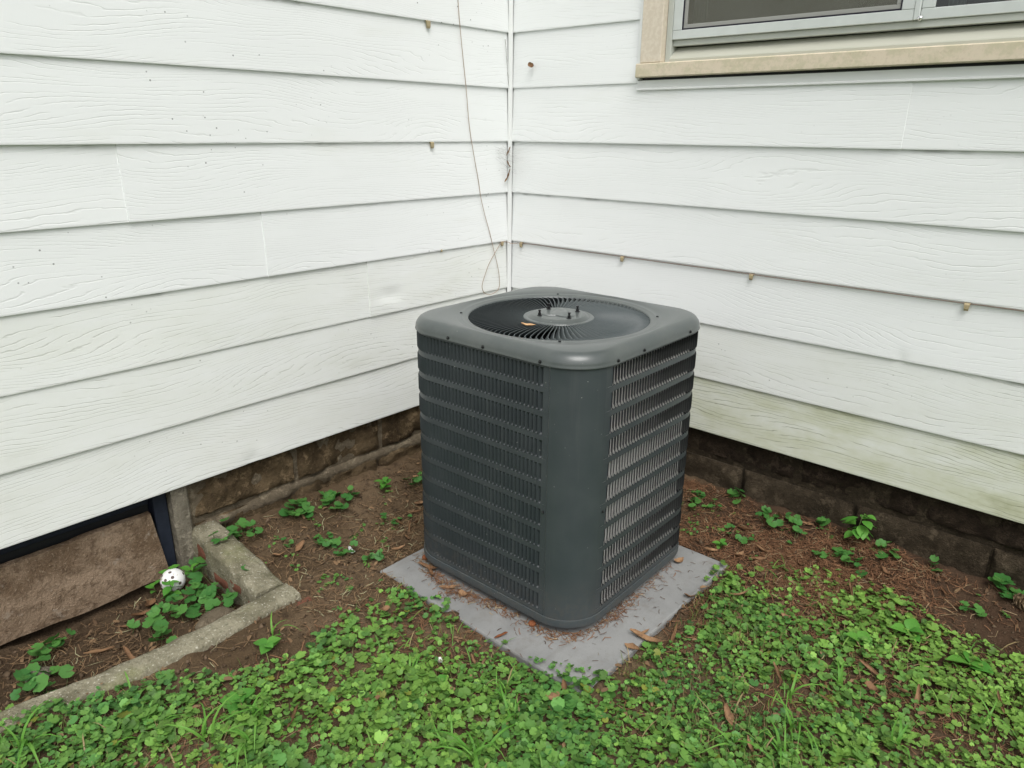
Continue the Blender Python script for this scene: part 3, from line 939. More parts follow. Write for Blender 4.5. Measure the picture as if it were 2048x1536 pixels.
# cap
def rsq_r(phi, inset):
    """distance from the centre to the inset outline in direction phi"""
    ax, ay, rr = AX + .0058 - inset, AY + .0058 - inset, max(.02, RC + .0058 - inset)
    c, s = abs(math.cos(phi)), abs(math.sin(phi))
    t1 = ax / max(c, 1e-9); t2 = ay / max(s, 1e-9); t_ = min(t1, t2)
    px, py = t_ * c, t_ * s
    if px > ax - rr and py > ay - rr:
        ox, oy = ax - rr, ay - rr
        bq = c * ox + s * oy
        return bq + math.sqrt(max(0., bq * bq - (ox * ox + oy * oy - rr * rr)))
    return t_
NS = 144
rings = []
def circ(r, z): rings.append(lambda ph: (r, z))
def sq(i, z): rings.append(lambda ph: (rsq_r(ph, i), z))
RG = .2655
circ(RG, .793); circ(RG, .8045); circ(RG + .003, .8065); circ(RG + .010, .8062); circ(RG + .0165, .8088); circ(RG + .021, .8092); circ(RG + .031, .8085); circ(RG + .0365, .8105)
rings.append(lambda ph: (max(RG + .040, .5 * (RG + .040) + .5 * rsq_r(ph, .030)), .8125))
rings.append(lambda ph: (max(RG + .0425, rsq_r(ph, .028)), .8135))
sq(.0205, .8120); sq(.0145, .8090); sq(.0090, .8040); sq(.0045, .7980); sq(.0015, .7915); sq(.0003, .7860); sq(0., .7800); sq(-.0012, .7775); sq(-.0010, .7760); sq(.0020, .7758); sq(.0040, .778)
V = []; F = []
for fn in rings:
    for k in range(NS):
        ph = 2 * math.pi * (k + .5) / NS
        r, z = fn(ph); V.append((r * math.cos(ph), r * math.sin(ph), z))
for i in range(len(rings) - 1):
    for k in range(NS):
        k2 = (k + 1) % NS; F.append((i*NS+k, i*NS+k2, (i+1)*NS+k2, (i+1)*NS+k))
F = [f[::-1] for f in F]
cap = obj('top_cap', V, F, M['cap'], ac, True, sharp=60)
cap['label'] = 'rounded glossy grey top cap'
# screws along the cap skirt and at the post
def screw(parent, s, z, off=.0062, size=.0040):
    p, nrm = per(s, off)
    V = []; F = []; n = 8
    for (rr, d) in ((size * 1.25, 0.), (size * 1.2, .0012), (size * .8, .0014), (size * .75, .0038), (size * .4, .0046)):
        for k in range(n):
            th = 2 * math.pi * k / n
            V.append((p[0] + nrm[0] * d - nrm[1] * rr * math.cos(th), p[1] + nrm[1] * d + nrm[0] * rr * math.cos(th), z + rr * math.sin(th)))
    for i in range(4):
        for k in range(n): F.append((i*n+k, i*n+(k+1) % n, (i+1)*n+(k+1) % n, (i+1)*n+k))
    F.append(tuple(4*n+k for k in range(n)))
    return obj('screw', V, F, M['dark'], parent, False)
for s in (-.012, -.205, -.335, LA + .012, LA + .135, LA + LR * .93): screw(cap, s, .7835)
screw(front_panel, .0045, .37, .001, .0032); screw(right_panel, LA - .0125, .37, .001, .0032)
for a in (38, 128, 218, 308):
    q = R(a); MB().lathe([(.0042, 0), (.004, .002), (.002, .0032), (.0003, .0034)], (.288 * math.cos(q), .288 * math.sin(q), .8085), 8).build('screw', M['dark'], cap)

# fan grille with vanes
grille = empty('fan_grille', (0, 0, 0)); grille.parent = ac
grille['label'] = 'round fan grille of thin slanted vanes'
NVN = 96
def vane_mesh():
    V = []; F = []
    nr = 14; r0, r1 = .099, RG + .001
    hh = .0075; tilt = .0052
    for i in range(nr):
        u = i / (nr - 1); r = r0 + (r1 - r0) * u
        sw = -.022 * math.sin(math.pi * min(1, u * 1.02)) + .055 * max(0, (u - .84) / .16) ** 1.5
        tl = tilt * min(1, .45 + u * 2.2)
        for (dz, dt, th) in ((.0, tl, -.0010), (.0, tl, .0010), (-2 * hh, -tl, .0006), (-2 * hh, -tl, -.0006)):
            a = sw + (dt + th) / r
            V.append((r * math.cos(a), r * math.sin(a), .8040 + dz + .002 * math.sin(math.pi * u)))
    for i in range(nr - 1):
        for j in range(4):
            j2 = (j + 1) % 4; F.append((i*4+j, i*4+j2, (i+1)*4+j2, (i+1)*4+j))
    return mesh_data('vane', V, F, M['vane'])
vm = vane_mesh()
try: vm.set_sharp_from_angle(angle=R(40))
except Exception: pass
for k in range(NVN):
    o = bpy.data.objects.new('vane', vm); o.rotation_euler = (0, 0, 2 * math.pi * k / NVN); link(o, grille)
hub = MB().lathe([(.1035, .792), (.1045, .8035), (.1030, .8055), (.0955, .8062), (.0925, .8058), (.0800, .8125), (.0775, .8132), (.066, .8130), (.0005, .8132)], n=64).build('motor_hub', M['cap'], grille, True, sharp=35)
hub['label'] = 'round motor cover plate with four black studs'
V = []; F = []; n = 60
for k in range(n):
    th = 2 * math.pi * k / n
    r = .040 + .013 * math.cos(3 * th + .4)
    V.append((r * 1.06 * math.cos(th), r * 1.06 * math.sin(th), .8132)); V.append((r * math.cos(th), r * math.sin(th), .8152))
for k in range(n): F.append((2*k, 2*((k+1) % n), 2*((k+1) % n)+1, 2*k+1))
F.append(tuple(2*k+1 for k in range(n)))
obj('raised_boss', V, F, M['cap'], hub, True, sharp=35)
for a in (25, 115, 205, 295):
    q = R(41.6 + a) - TH
    c = (.063 * math.cos(q), .063 * math.sin(q), .8128)
    MB().lathe([(.0075, 0), (.0072, .0018), (.0048, .002), (.0046, .0085), (.0030, .009), (.0030, .0145), (.0042, .015), (.0040, .0175), (.0004, .018)], c, 10).build('stud', M['black'], hub)

# fan, motor and shroud inside
fan = empty('fan', (0, 0, 0)); fan.parent = ac
for k in range(3):
    V = []; F = []
    for i in range(7):
        r = .06 + .185 * i / 6
        for j in range(6):
            a = R(120 * k + 10) + (j / 5 - .5) * (1.25 - .25 * i / 6) + .25 * i / 6
            V.append((r * math.cos(a), r * math.sin(a), .735 + .040 * (j / 5 - .5)))
    for i in range(6):
        for j in range(5): F.append((i*6+j, i*6+j+1, (i+1)*6+j+1, (i+1)*6+j))
    obj('fan_blade', V, F, M['shroud'], fan, True)
MB().lathe([(.0005, .700), (.065, .700), (.066, .72), (.066, .785), (.05, .79), (.0005, .791)], n=28).build('motor', M['dark'], fan, True, sharp=35)
MB().lathe([(RG + .004, .792), (RG + .002, .74), (RG + .006, .69)], n=64).build('shroud', M['shroud'], fan, True)
MB().lathe([(RG + .006, .69), (.0005, .60)], n=48).build('inner_floor', M['dark'], fan, True)

# rusty bolts that hold the base
for i, (x, y) in enumerate(((-.2905, -.296), (.185, -.3265))):
    MB().lathe([(.011, 0), (.0115, .006), (.008, .010), (.0005, .0112)], (x, y, .0005), 8).build('bolt', M['rust'], ac)

# ================================================================== WINDOW-WELL CURB
curb = empty('window_well_curb', (0, 0, 0))
tag(curb, 'L-shaped mossy concrete curb around the basement window well', 'curb')
def rough_bar(name, pts, width, ztops, zbot, mat, seed, parent=curb, rough=.006):
    """bar along pts (centre line) with worn top edges"""
    pts = [np.array(p, float) for p in pts]
    L = [0]
    for a, b in zip(pts[:-1], pts[1:]): L.append(L[-1] + np.linalg.norm(b - a))
    n = int(L[-1] / .012); prof = [(-.5, 0), (-.5, .62), (-.47, .85), (-.40, .97), (-.2, 1.0), (.0, 1.005), (.2, 1.0), (.40, .97), (.47, .85), (.5, .62), (.5, 0)]
    V = []; F = []; m = len(prof)
    for i in range(n + 1):
        s = L[-1] * i / n
        k = max(j for j in range(len(pts) - 1) if L[j] <= s + 1e-9)
        u = (s - L[k]) / (L[k+1] - L[k]); c = pts[k] * (1 - u) + pts[k+1] * u
        zt = ztops[k] * (1 - u) + ztops[k+1] * u
        d = (pts[k+1] - pts[k]) / np.linalg.norm(pts[k+1] - pts[k]); nn = np.array([-d[1], d[0]])
        for j, (o, q) in enumerate(prof):
            jit = rough * float(fbm(s + 3.1 * seed, o * .3, 16., seed, 4)); jz = rough * .9 * float(fbm(s + 7.7, o * .4 + seed, 22., seed + 3, 3))
            wid = width * (1 + .10 * float(fbm(s, 1.7, 5., seed + 9, 2)))
            p = c + nn * (o * wid + jit)
            z = zbot + (zt - .022 - zbot) * q / .62 if q <= .62 else zt - .022 + .022 * (q - .62) / .38
            V.append((p[0], p[1], z + (jz if q > .5 else 0)))
    for i in range(n):
        for j in range(m - 1): F.append((i*m+j, (i+1)*m+j, (i+1)*m+j+1, i*m+j+1))
    F.append(tuple(range(m))); F.append(tuple(n*m+j for j in range(m))[::-1])
    return obj(name, V, F, mat, parent, True, sharp=50)
rough_bar('concrete_arm', [(-.028, -1.462), (.20, -1.472), (.415, -1.487)], .094, [.096, .084, .066], -.12, M['curb'], 5)
rough_bar('concrete_arm', [(.458, -1.440), (.460, -1.62), (.452, -1.80), (.432, -1.95), (.405, -2.08), (.375, -2.22)], .082, [.066, .060, .056, .052, .049, .044], -.12, M['curb'], 8)
# bricks that show where the parging has fallen away, on the well side of the short arm
for i, (x0, x1, z0, z1) in enumerate(((.012, .118, .010, .066), (.126, .236, -.030, .020), (.246, .352, .004, .052), (.358, .404, -.03, .030))):
    V = []; F = []; nu, nv = 9, 5
    yb = -1.462 - .025 * (x0 + x1) / 2 / .4 * .8
    for j in range(nv):
        for i2 in range(nu):
            u, v = i2 / (nu - 1), j / (nv - 1)
            e = float(sst(0, .12, min(u, 1 - u))) * float(sst(0, .25, min(v, 1 - v)))
            V.append((x0 + (x1 - x0) * u + .004 * float(vnoise(v * 5, i * 3.1, 4)), yb - .044 - .006 * e - .004 * float(fbm(u * 3 + i, v * 2, 2., 6, 2)), z0 + (z1 - z0) * v + .006 * float(vnoise(u * 6, i * 2.2, 7))))
    for j in range(nv - 1):
        for i2 in range(nu - 1): F.append((j*nu+i2, j*nu+i2+1, (j+1)*nu+i2+1, (j+1)*nu+i2))
    b = len(V); V += [(x0, yb - .03, z0), (x1, yb - .03, z0), (x1, yb - .03, z1), (x0, yb - .03, z1)]
    F += [tuple(range(nu))[::-1] + (b, b+1), tuple((nv-1)*nu+k for k in range(nu)) + (b+2, b+3), tuple(j*nu for j in range(nv)) + (b+3, b), tuple(j*nu+nu-1 for j in range(nv))[::-1] + (b+1, b+2)]
    obj('brick', V, F, M['brick'], curb, True, sharp=45)
MB().box((.497, -1.478, -.02), (.520, -1.412, .044), .005).build('brick', M['brick'], curb)


# ================================================================== WIRES, CLIPS, WEB SCRAPS
pts = [(-.292, 1.767), (-.278, 1.636), (-.257, 1.483), (-.241, 1.34), (-.217, 1.228), (-.193, 1.132), (-.179, 1.063), (-.156, .991), (-.127, .917), (-.099, .831), (-.087, .798), (-.071, .742), (-.066, .70), (-.068, .68), (-.083, .663), (-.122, .655), (-.158, .665), (-.174, .69), (-.170, .715), (-.155, .747), (-.133, .786), (-.099, .825), (-.059, .867), (-.040, .871), (-.014, .866)]
pts = [(-.33, 2.3), (-.31, 2.0)] + pts
# smooth the path
def catmull(P, n=5):
    out = []
    P = [Vector(p) for p in P]
    for i in range(len(P) - 1):
        a, b, c, d = P[max(i-1, 0)], P[i], P[i+1], P[min(i+2, len(P)-1)]
        for k in range(n):
            t_ = k / n
            out.append(.5 * ((2*b) + (-a + c) * t_ + (2*a - 5*b + 4*c - d) * t_**2 + (-a + 3*b - 3*c + d) * t_**3))
    out.append(P[-1]); return out
wp = catmull([(.0045 if k < len(pts) - 1 else .016, y, z) for k, (y, z) in enumerate(pts)] + [(.020, -.016, .863), (.05, -.005, .8655)], 5)
tag(MB().tube(wp, .0013, 5).build('hanging_wire', M['wire'], None, True), 'thin tan wire hanging down the left wall and looping beside the corner', 'wire')
cp = [(.052, -.0045, .8668)] + [(.15 + .12 * i, -.0006 - .0006 * math.sin(i * 1.7), .8692 - .0012 * abs(math.sin(i * .9))) for i in range(22)]
tag(MB().tube(catmull(cp, 3), .0016, 6).build('wall_cable', M['cable'], None, True), 'thin brown cable clipped along a lap of the right wall', 'cable')

def clip(side, a, z, label, sc=1., tilt=0.):
    V = []; F = []
    w0, w1, h, d = .0078 * sc, .0056 * sc, .0195 * sc, .006
    prof = [(-.008, 0.004), (.001, .003), (.0055, -.002), (.0065, -h * .7), (.0045, -h), (.0015, -h * .95), (.001, -.004)]
    for sgn in (-1, 1):
        for (n_, z_) in prof:
            ww = w0 + (w1 - w0) * max(0, -z_ / h)
            V.append(wallpt(side, a + sgn * ww + tilt * z_, n_, z + z_))
    m = len(prof)
    for j in range(m): F.append((j, (j+1) % m, m + (j+1) % m, m + j))
    F.append(tuple(range(m))); F.append(tuple(range(2*m-1, m-1, -1)))
    o = obj('siding_clip', V, F, M['clip'], None, False)
    return tag(o, label, 'clip', 'amber clips hooked under the siding laps')
clip('L', .439, 1.684, 'brown clip near the top of the left wall, hooked under the highest lap', 1.25)
clip('L', .436, 1.277, 'dark clip on the left wall left of the wire at mid height', 1.1)
clip('L', .401, .876, 'tiny dark clip on the left wall lower down, left of the wire loop', .45)
clip('L', .049, .8715, 'amber clip on the left wall right beside the corner holding the wire', .95)
clip('R', .070, .868, 'amber clip on the right wall nearest the corner', .95)
clip('R', .583, .867, 'amber clip on the cable behind the far edge of the air conditioner', .9)
clip('R', 1.102, .867, 'amber clip on the cable in the middle of the right wall', .9)
clip('R', 1.742, .867, 'amber clip on the cable farthest from the corner', .95)

def curl_leaf(L, W, curl, bend, n=9, m=6, seed=0, tip=1.0):
    """dry curled leaf lying along x"""
    V = []; F = []
    rr = random.Random(seed)
    ph = rr.uniform(0, 6)
    for i in range(n):
        u = i / (n - 1)
        wd = W * (math.sin(math.pi * min(1, u * .93 + .05)) ** .8) * (1 + .18 * math.sin(u * 9 + ph))
        for j in range(m):
            v = (j / (m - 1) - .5) * 2
            a = v * curl * (1 + .3 * math.sin(u * 4 + ph))
            rad = wd / max(curl, .2)
            x = (u - .5) * L; y = rad * math.sin(a); z = rad * (1 - math.cos(a))
            z += bend * L * (u - .5) ** 2 * 4 + .06 * W * math.sin(u * 13 + v * 3 + ph)
            y += .12 * L * math.sin(u * 2.6 + ph) * .5
            V.append((x, y, z))
    for i in range(n - 1):
        for j in range(m - 1): F.append((i*m+j, (i+1)*m+j, (i+1)*m+j+1, i*m+j+1))
    return V, F
dead_meshes = []
for k, (L, W, c, b) in enumerate(((.05, .011, 1.1, .12), (.042, .009, 1.7, .2), (.06, .008, 1.9, .1), (.036, .013, .7, .25), (.07, .010, 1.4, .16))):
    V, F = curl_leaf(L, W, c, b, seed=k)
    dead_meshes.append(mesh_data('dead_leaf', V, F, M['dead']))
pale_mesh = mesh_data('dead_leaf', *curl_leaf(.045, .010, 1.6, .1, seed=9), M['dead_pale'])

def put_dead(loc, rz, label, group=None, mesh=None, sc=1., tilt=(0, 0), name='dead_leaf'):
    o = bpy.data.objects.new(name, mesh or random.choice(dead_meshes))
    o.location = loc; o.rotation_euler = (tilt[0], tilt[1], rz); o.scale = (sc, sc, sc)
    link(o); return tag(o, label, 'dead leaf', group)

# scraps caught in the cobweb at the corner
for (y, z, sc, rx, lab) in ((-.020, 1.238, .75, .9, 'brown leaf scrap at the top of the cobweb in the corner'), (-.024, 1.188, .7, -.8, 'brown leaf scrap slanting up in the middle of the corner cobweb'), (-.018, 1.150, .7, 1.0, 'dark leaf scrap low in the corner cobweb'), (-.029, 1.130, .75, .75, 'lowest reddish leaf scrap hanging in the corner cobweb')):
    o = put_dead((.014, y, z), 0, lab, 'leaf scraps caught in the corner cobweb', dead_meshes[2], sc, name='leaf_scrap')
    o.rotation_euler = (0, R(70) , R(90)); o.rotation_euler = (rx, 0, R(90))
    o.rotation_euler = Matrix.Rotation(rx, 3, 'X').to_euler()
    o.matrix_world = Matrix.Translation((.014, y, z)) @ Matrix.Rotation(rx, 4, 'X') @ Matrix.Rotation(R(90), 4, 'Z') @ Matrix.Scale(sc, 4)
put_dead((.122, -.010, 1.56), 0, 'curled brown leaf scrap hanging on the right wall near the corner', None, dead_meshes[3], .85, (R(70), R(10)), 'leaf_scrap')
# cobweb: fine silk strands across the corner with dirt on them
mb = MB()
rw = random.Random(3)
for k in range(26):
    z = 1.262 - .004 * k * rw.random(); z2 = z - rw.uniform(0, .06)
    a = rw.uniform(.02, .10); b = rw.uniform(.02, .12)
    p0 = Vector((.002, -a, z)); p1 = Vector((b, -.002, z2)); mid = (p0 + p1) / 2 + Vector((0, 0, -.01))
    mb.tube([p0, mid, p1], .00022, 3, False)
for k in range(10):
    z = 1.66 - .02 * k
    mb.tube([Vector((.003, -.035 + .0026 * k, z)), Vector((.006, -.034 + .0026 * k, z - .02))], .0012 * rw.uniform(.5, 1.2), 4, False)
o = mb.build('cobweb', M['silk'], None, True); tag(o, 'grey cobweb strands stretched across the corner of the walls', 'cobweb')

# leaf resting on the fan grille
o = put_dead((.8464, -.8590, .8085), R(28), 'curled pale orange dead leaf resting on the fan grille', None, pale_mesh, .95, (R(12), 0))
o.location.z = .8075

# ================================================================== BALL, ROCK, PEBBLE, CONE
BR = .0365
bx_, by_ = .062, -1.617
ball = empty('perforated_ball', (bx_, by_, float(gz0(bx_, by_)) - .002))
tag(ball, 'white perforated plastic ball lying in the window well', 'ball')
V = []; F = []; nu, nv = 28, 18
for j in range(nv + 1):
    for i in range(nu):
        a, b = 2 * math.pi * i / nu, math.pi * j / nv
        V.append((BR * math.sin(b) * math.cos(a), BR * math.sin(b) * math.sin(a), BR + BR * math.cos(b)))
for j in range(nv):
    for i in range(nu): F.append((j*nu+i, (j+1)*nu+i, (j+1)*nu+(i+1) % nu, j*nu+(i+1) % nu))
obj('shell', V, F, M['ball'], ball, True)
for (az, el) in ((-62, 32), (-20, 45), (-110, 40), (-40, -8), (10, 5), (-90, 0), (60, 30), (150, 30), (-48, 74), (-5, -30)):  # dark discs laid on the closed shell, standing for the shaded holes
    d = Vector((math.cos(R(el)) * math.cos(R(az)), math.cos(R(el)) * math.sin(R(az)), math.sin(R(el))))
    q = d.to_track_quat('Z', 'Y').to_matrix()
    V = [tuple(Vector((0, 0, BR)) + d * (BR * 1.002))]; n = 14
    for rr, dd in ((.0035, 1.002), (.0050, 1.002)):
        for k in range(n):
            th = 2 * math.pi * k / n
            V.append(tuple(Vector((0, 0, BR)) + q @ Vector((rr * math.cos(th), rr * math.sin(th), math.sqrt((BR * dd) ** 2 - rr * rr)))))
    F = [(0, 1 + k, 1 + (k+1) % n) for k in range(n)] + [(1+k, 1+n+k, 1+n+(k+1) % n, 1+(k+1) % n) for k in range(n)]
    obj('hole', V, F, M['hole'], ball, True)

def lump(name, loc, size, mat, label, cat, seed, squash=.6, group=None):
    V = []; F = []; nu, nv = 14, 9
    for j in range(nv + 1):
        for i in range(nu):
            a, b = 2 * math.pi * i / nu, math.pi * j / nv
            d = (math.sin(b) * math.cos(a), math.sin(b) * math.sin(a), math.cos(b))
            k = 1 + .55 * float(fbm(d[0] * 1.3 + seed, d[1] * 1.3 + d[2], 1.4, seed, 3))
            V.append((size[0] * d[0] * k, size[1] * d[1] * k, size[2] * d[2] * k))
    for j in range(nv):
        for i in range(nu): F.append((j*nu+i, (j+1)*nu+i, (j+1)*nu+(i+1) % nu, j*nu+(i+1) % nu))
    o = obj(name, V, F, mat, None, True, loc)
    return tag(o, label, cat, group)
lump('rock', (.325, -1.615, -.016), (.045, .062, .028), M['mortar'], 'rough brown rock against the inside of the curb', 'rock', 3).rotation_euler = (0, 0, R(20))
lump('pebble', (.943, -1.311, float(gz(.943, -1.311)) + .012), (.008, .006, .008), M['ball'], 'small white pebble in the ground ivy left of the slab corner', 'pebble', 6)
lump('rock', (.215, -2.035, -.005), (.022, .03, .016), M['jamb'], 'pale stone chip among leaves at the left end of the well', 'rock', 9)
# dark catkin on the pad's front edge
V, F = curl_leaf(.045, .010, 2.4, .1, seed=31)
o = obj('seed_catkin', V, F, M['rust'], None, True, (1.0, -1.135, .004)); o.rotation_euler = (0, 0, R(75)); tag(o, 'dark reddish brown catkin lying on the front of the slab', 'catkin')

cone = empty('pine_cone', (2.048, -.055, float(gz0(2.048, -.055)) + .016)); cone.rotation_euler = (R(90), R(0), R(60))
tag(cone, 'open brown pine cone lying by the right foundation at the picture edge', 'pine cone')
MB().lathe([(.0005, -.032), (.007, -.028), (.010, -.01), (.008, .015), (.0005, .034)], n=10).build('core', M['cone'], cone, True)
V = [(0, -.0035, 0), (0, .0035, 0), (.010, .0075, .002), (.010, -.0075, .002), (.0155, .0045, .0055), (.0155, -.0045, .0055), (.010, .006, .0042), (.010, -.006, .0042), (0, -.002, .002), (0, .002, .002)]
F = [(0, 1, 2, 3), (3, 2, 4, 5), (8, 7, 6, 9), (7, 5, 4, 6), (0, 3, 7, 8), (1, 9, 6, 2), (3, 5, 7), (2, 6, 4)]
scm = mesh_data('scale', V, F, M['cone'], False)
for k in range(46):
    u = k / 45; o = bpy.data.objects.new('scale', scm)
    rr = .0085 * math.sin(math.pi * (.12 + .8 * u)); zz = -.030 + .060 * u
    th = k * R(137.5)
    sc = .55 + .75 * math.sin(math.pi * (.15 + .75 * u))
    o.location = (rr * math.cos(th), rr * math.sin(th), zz); o.rotation_euler = (0, R(-8 - 35 * u), th); o.scale = (sc, sc, sc)
    link(o, cone)

# ================================================================== PLANTS
def ivy_leaf_template(n=18, seed=0):
    rr = random.Random(seed)
    P = [(-.12, 0, -.16)]
    for k in range(n):
        th = math.pi - (2 * math.pi) * (k + .5) / n
        r = 1 + .075 * math.cos(7 * th) + rr.uniform(-.04, .04)
        dn = abs(abs(th) - math.pi)
        if dn < .45: r *= .42 + .58 * dn / .45
        P.append((r * math.cos(th), r * math.sin(th) * 1.06, .10 * math.cos(2 * th + seed) + .075 * math.cos(7 * th) + rr.uniform(-.03, .03)))
    F = [(0, 1 + (k + 1) % n, 1 + k) for k in range(n - 1)]
    return np.array(P), np.array([(0, 2 + k, 1 + k) for k in range(n - 1)])[:, ::-1]
LT = [ivy_leaf_template(18, s_) for s_ in (0, 1, 2)]
leaf_round = [mesh_data('leaf', P, F, M['sprig']) for P, F in LT]
leaf_round_b = [mesh_data('leaf', P, F, M['bright_leaf']) for P, F in LT]
def oval_leaf(L=1., W=.32, n=7, mat='bright_leaf', droop=.25):
    V = []; F = []
    for i in range(n):
        u = i / (n - 1); wd = W * (math.sin(math.pi * u ** .85) ** .9) + .004
        z = .12 * u - droop * u * u
        V += [(u * L, -wd, z + .10 * wd / W), (u * L, 0, z), (u * L, wd, z + .10 * wd / W)]
    for i in range(n - 1):
        for j in range(2): F.append((i*3+j, (i+1)*3+j, (i+1)*3+j+1, i*3+j+1))
    return mesh_data('leaf', V, F, M[mat])
leaf_oval = oval_leaf()
leaf_oval_wide = oval_leaf(W=.40, droop=.35)
leaf_oval_flat = oval_leaf(W=.36, droop=.22)

def sprig(loc, n, rad, label, size=.014, group=None, meshes=None, name='ground_ivy_sprig', hmax=.035, cat='ground ivy', spots=None, on=None):
    x, y = loc
    zf = (lambda a, b: float(gz(a, b))) if on is None else (lambda a, b: on)
    z0 = zf(x, y)
    root = empty(name, (x, y, z0)); tag(root, label, cat, group)
    rr = random.Random(int((x * 13.7 + y * 7.3) * 1000))
    for k in range(n):
        if spots: lx, ly = spots[k % len(spots)]; lx += rr.gauss(0, rad); ly += rr.gauss(0, rad)
        else:
            a = rr.uniform(0, 6.283); q = rad * math.sqrt(rr.random()); lx, ly = x + q * math.cos(a), y + q * math.sin(a)
        lx = max(lx, .012); ly = min(ly, -.012)
        h = rr.uniform(.35, 1.) * hmax
        gz_ = zf(lx, ly)
        o = bpy.data.objects.new('leaf', rr.choice(meshes or leaf_round))
        s_ = size * rr.uniform(.7, 1.3)
        o.location = (lx - x, ly - y, gz_ + h - z0); o.scale = (s_, s_, s_)
        o.rotation_euler = (rr.gauss(0, .28), rr.gauss(0, .28), rr.uniform(0, 6.283))
        link(o, root)
        bx2, by2 = (lx + x) / 2 - x if not spots else lx - x + rr.gauss(0, .01), (ly + y) / 2 - y if not spots else ly - y + rr.gauss(0, .01)
        MB().tube([(bx2, by2, zf(bx2 + x, by2 + y) - z0 - .003), (lx - x, ly - y, gz_ + h * .6 - z0), (lx - x, ly - y, gz_ + h - z0)], .0007, 4, False).build('stem', M['stem'], root, True)
    return root

def weed(loc, n, size, label, hgt, group=None, cat='weed', name='leafy_weed', mesh=None, lean=0., pitch=-18, out=0.):
    x, y = loc; z0 = float(gz(x, y))
    root = empty(name, (x, y, z0 - .002)); tag(root, label, cat, group)
    rr = random.Random(int((x * 9.7 - y * 5.3) * 1000))
    MB().tube([(0, 0, 0), (lean * .4, -.004, hgt * .5), (lean, -.008, hgt)], [.0016, .0013, .0009], 5).build('stem', M['stem'], root, True)
    for k in range(n):
        u = 1 - k / max(1, n) * .75
        a = k * R(90 if k % 2 else 88) + (k // 2) * R(45) + rr.gauss(0, .15)
        o = bpy.data.objects.new('leaf', mesh or leaf_oval)
        s_ = size * (.55 + .55 * math.sin(math.pi * (k + .8) / (n + 1)))
        o.location = (lean * u + out * math.cos(a), -.008 * u + out * math.sin(a), hgt * u + out * .3); o.scale = (s_, s_, s_); o.rotation_euler = (rr.gauss(0, .12), R(pitch) + rr.gauss(0, .15) , a)
        link(o, root)
    return root

# --- bed left of the unit
sprig((.065, -1.180), 15, .055, 'ground ivy sprig on bare soil close to the left foundation blocks', .018)
sprig((.09, -1.03), 12, .05, 'ground ivy sprig on bare soil midway along the left foundation', .019)
sprig((.085, -.95), 5, .03, 'small ground ivy sprig in the soil nearest the mortar ledge, left of the unit', .014)
sprig((.075, -1.378), 17, .048, 'bushy ground ivy clump leaning on the top of the curb at the left wall', .015, hmax=.05)
sprig((.32, -1.170), 15, .055, 'ground ivy sprig beside the plastic scrap left of the slab', .012)
sprig((.255, -1.180), 11, .05, 'ground ivy sprig around the dark hole in the soil', .012)
sprig((.42, -1.135), 9, .05, 'ground ivy sprig spreading over the left corner of the slab', .012)
sprig((.20, -1.30), 4, .04, 'few small ivy leaves on the soil just right of the curb', .010)
sprig((.150, -.70), 10, .05, 'ivy leaves half hidden behind the left edge of the air conditioner', .013)
sprig((.29, -.92), 7, .06, 'small leaves in the dry litter beside the left side of the unit', .010)
weed((.118, -.829), 8, .036, 'bright upright seedling with toothed leaves in the soil left of the unit', .05)
sprig((.012, -1.515), 5, .03, 'dark ivy leaves climbing the cement jamb beside the curb', .016, spots=[(.02, -1.515), (.03, -1.53), (.02, -1.50), (.05, -1.525), (.08, -1.54)], hmax=.10)
sprig((.105, -1.470), 3, .028, 'three small ivy leaves lying across the top of the short curb arm', .012, on=.092, hmax=.012)
# --- inside the well
sprig((.19, -1.58), 24, .022, 'lush ground ivy patch in the well right of the ball', .018, spots=[(.10, -1.580), (.150, -1.568), (.190, -1.548), (.215, -1.576), (.18, -1.607), (.25, -1.56), (.13, -1.60), (.29, -1.55)], hmax=.05)
sprig((.225, -1.72), 24, .022, 'lush ground ivy patch trailing along the inner side of the curb', .018, spots=[(.19, -1.644), (.215, -1.685), (.204, -1.724), (.235, -1.763), (.285, -1.735), (.25, -1.66), (.30, -1.77)], hmax=.05)
sprig((.2, -2.0), 26, .026, 'ground ivy patch at the left end of the window well', .018, spots=[(.133, -1.962), (.153, -2.004), (.206, -2.052), (.26, -2.024), (.28, -2.082), (.12, -1.946), (.303, -2.056)], hmax=.045)
weed((.020, -1.655), 4, .030, 'bright seedling standing left of the ball', .055)
weed((.034, -1.605), 5, .034, 'bright seedling rising behind the ball', .082)
weed((.045, -1.548), 6, .034, 'bright seedling between the ball and the brick face of the curb', .05)
weed((.098, -1.634), 8, .036, 'bright seedling leaning over the front of the ball', .062, pitch=10)
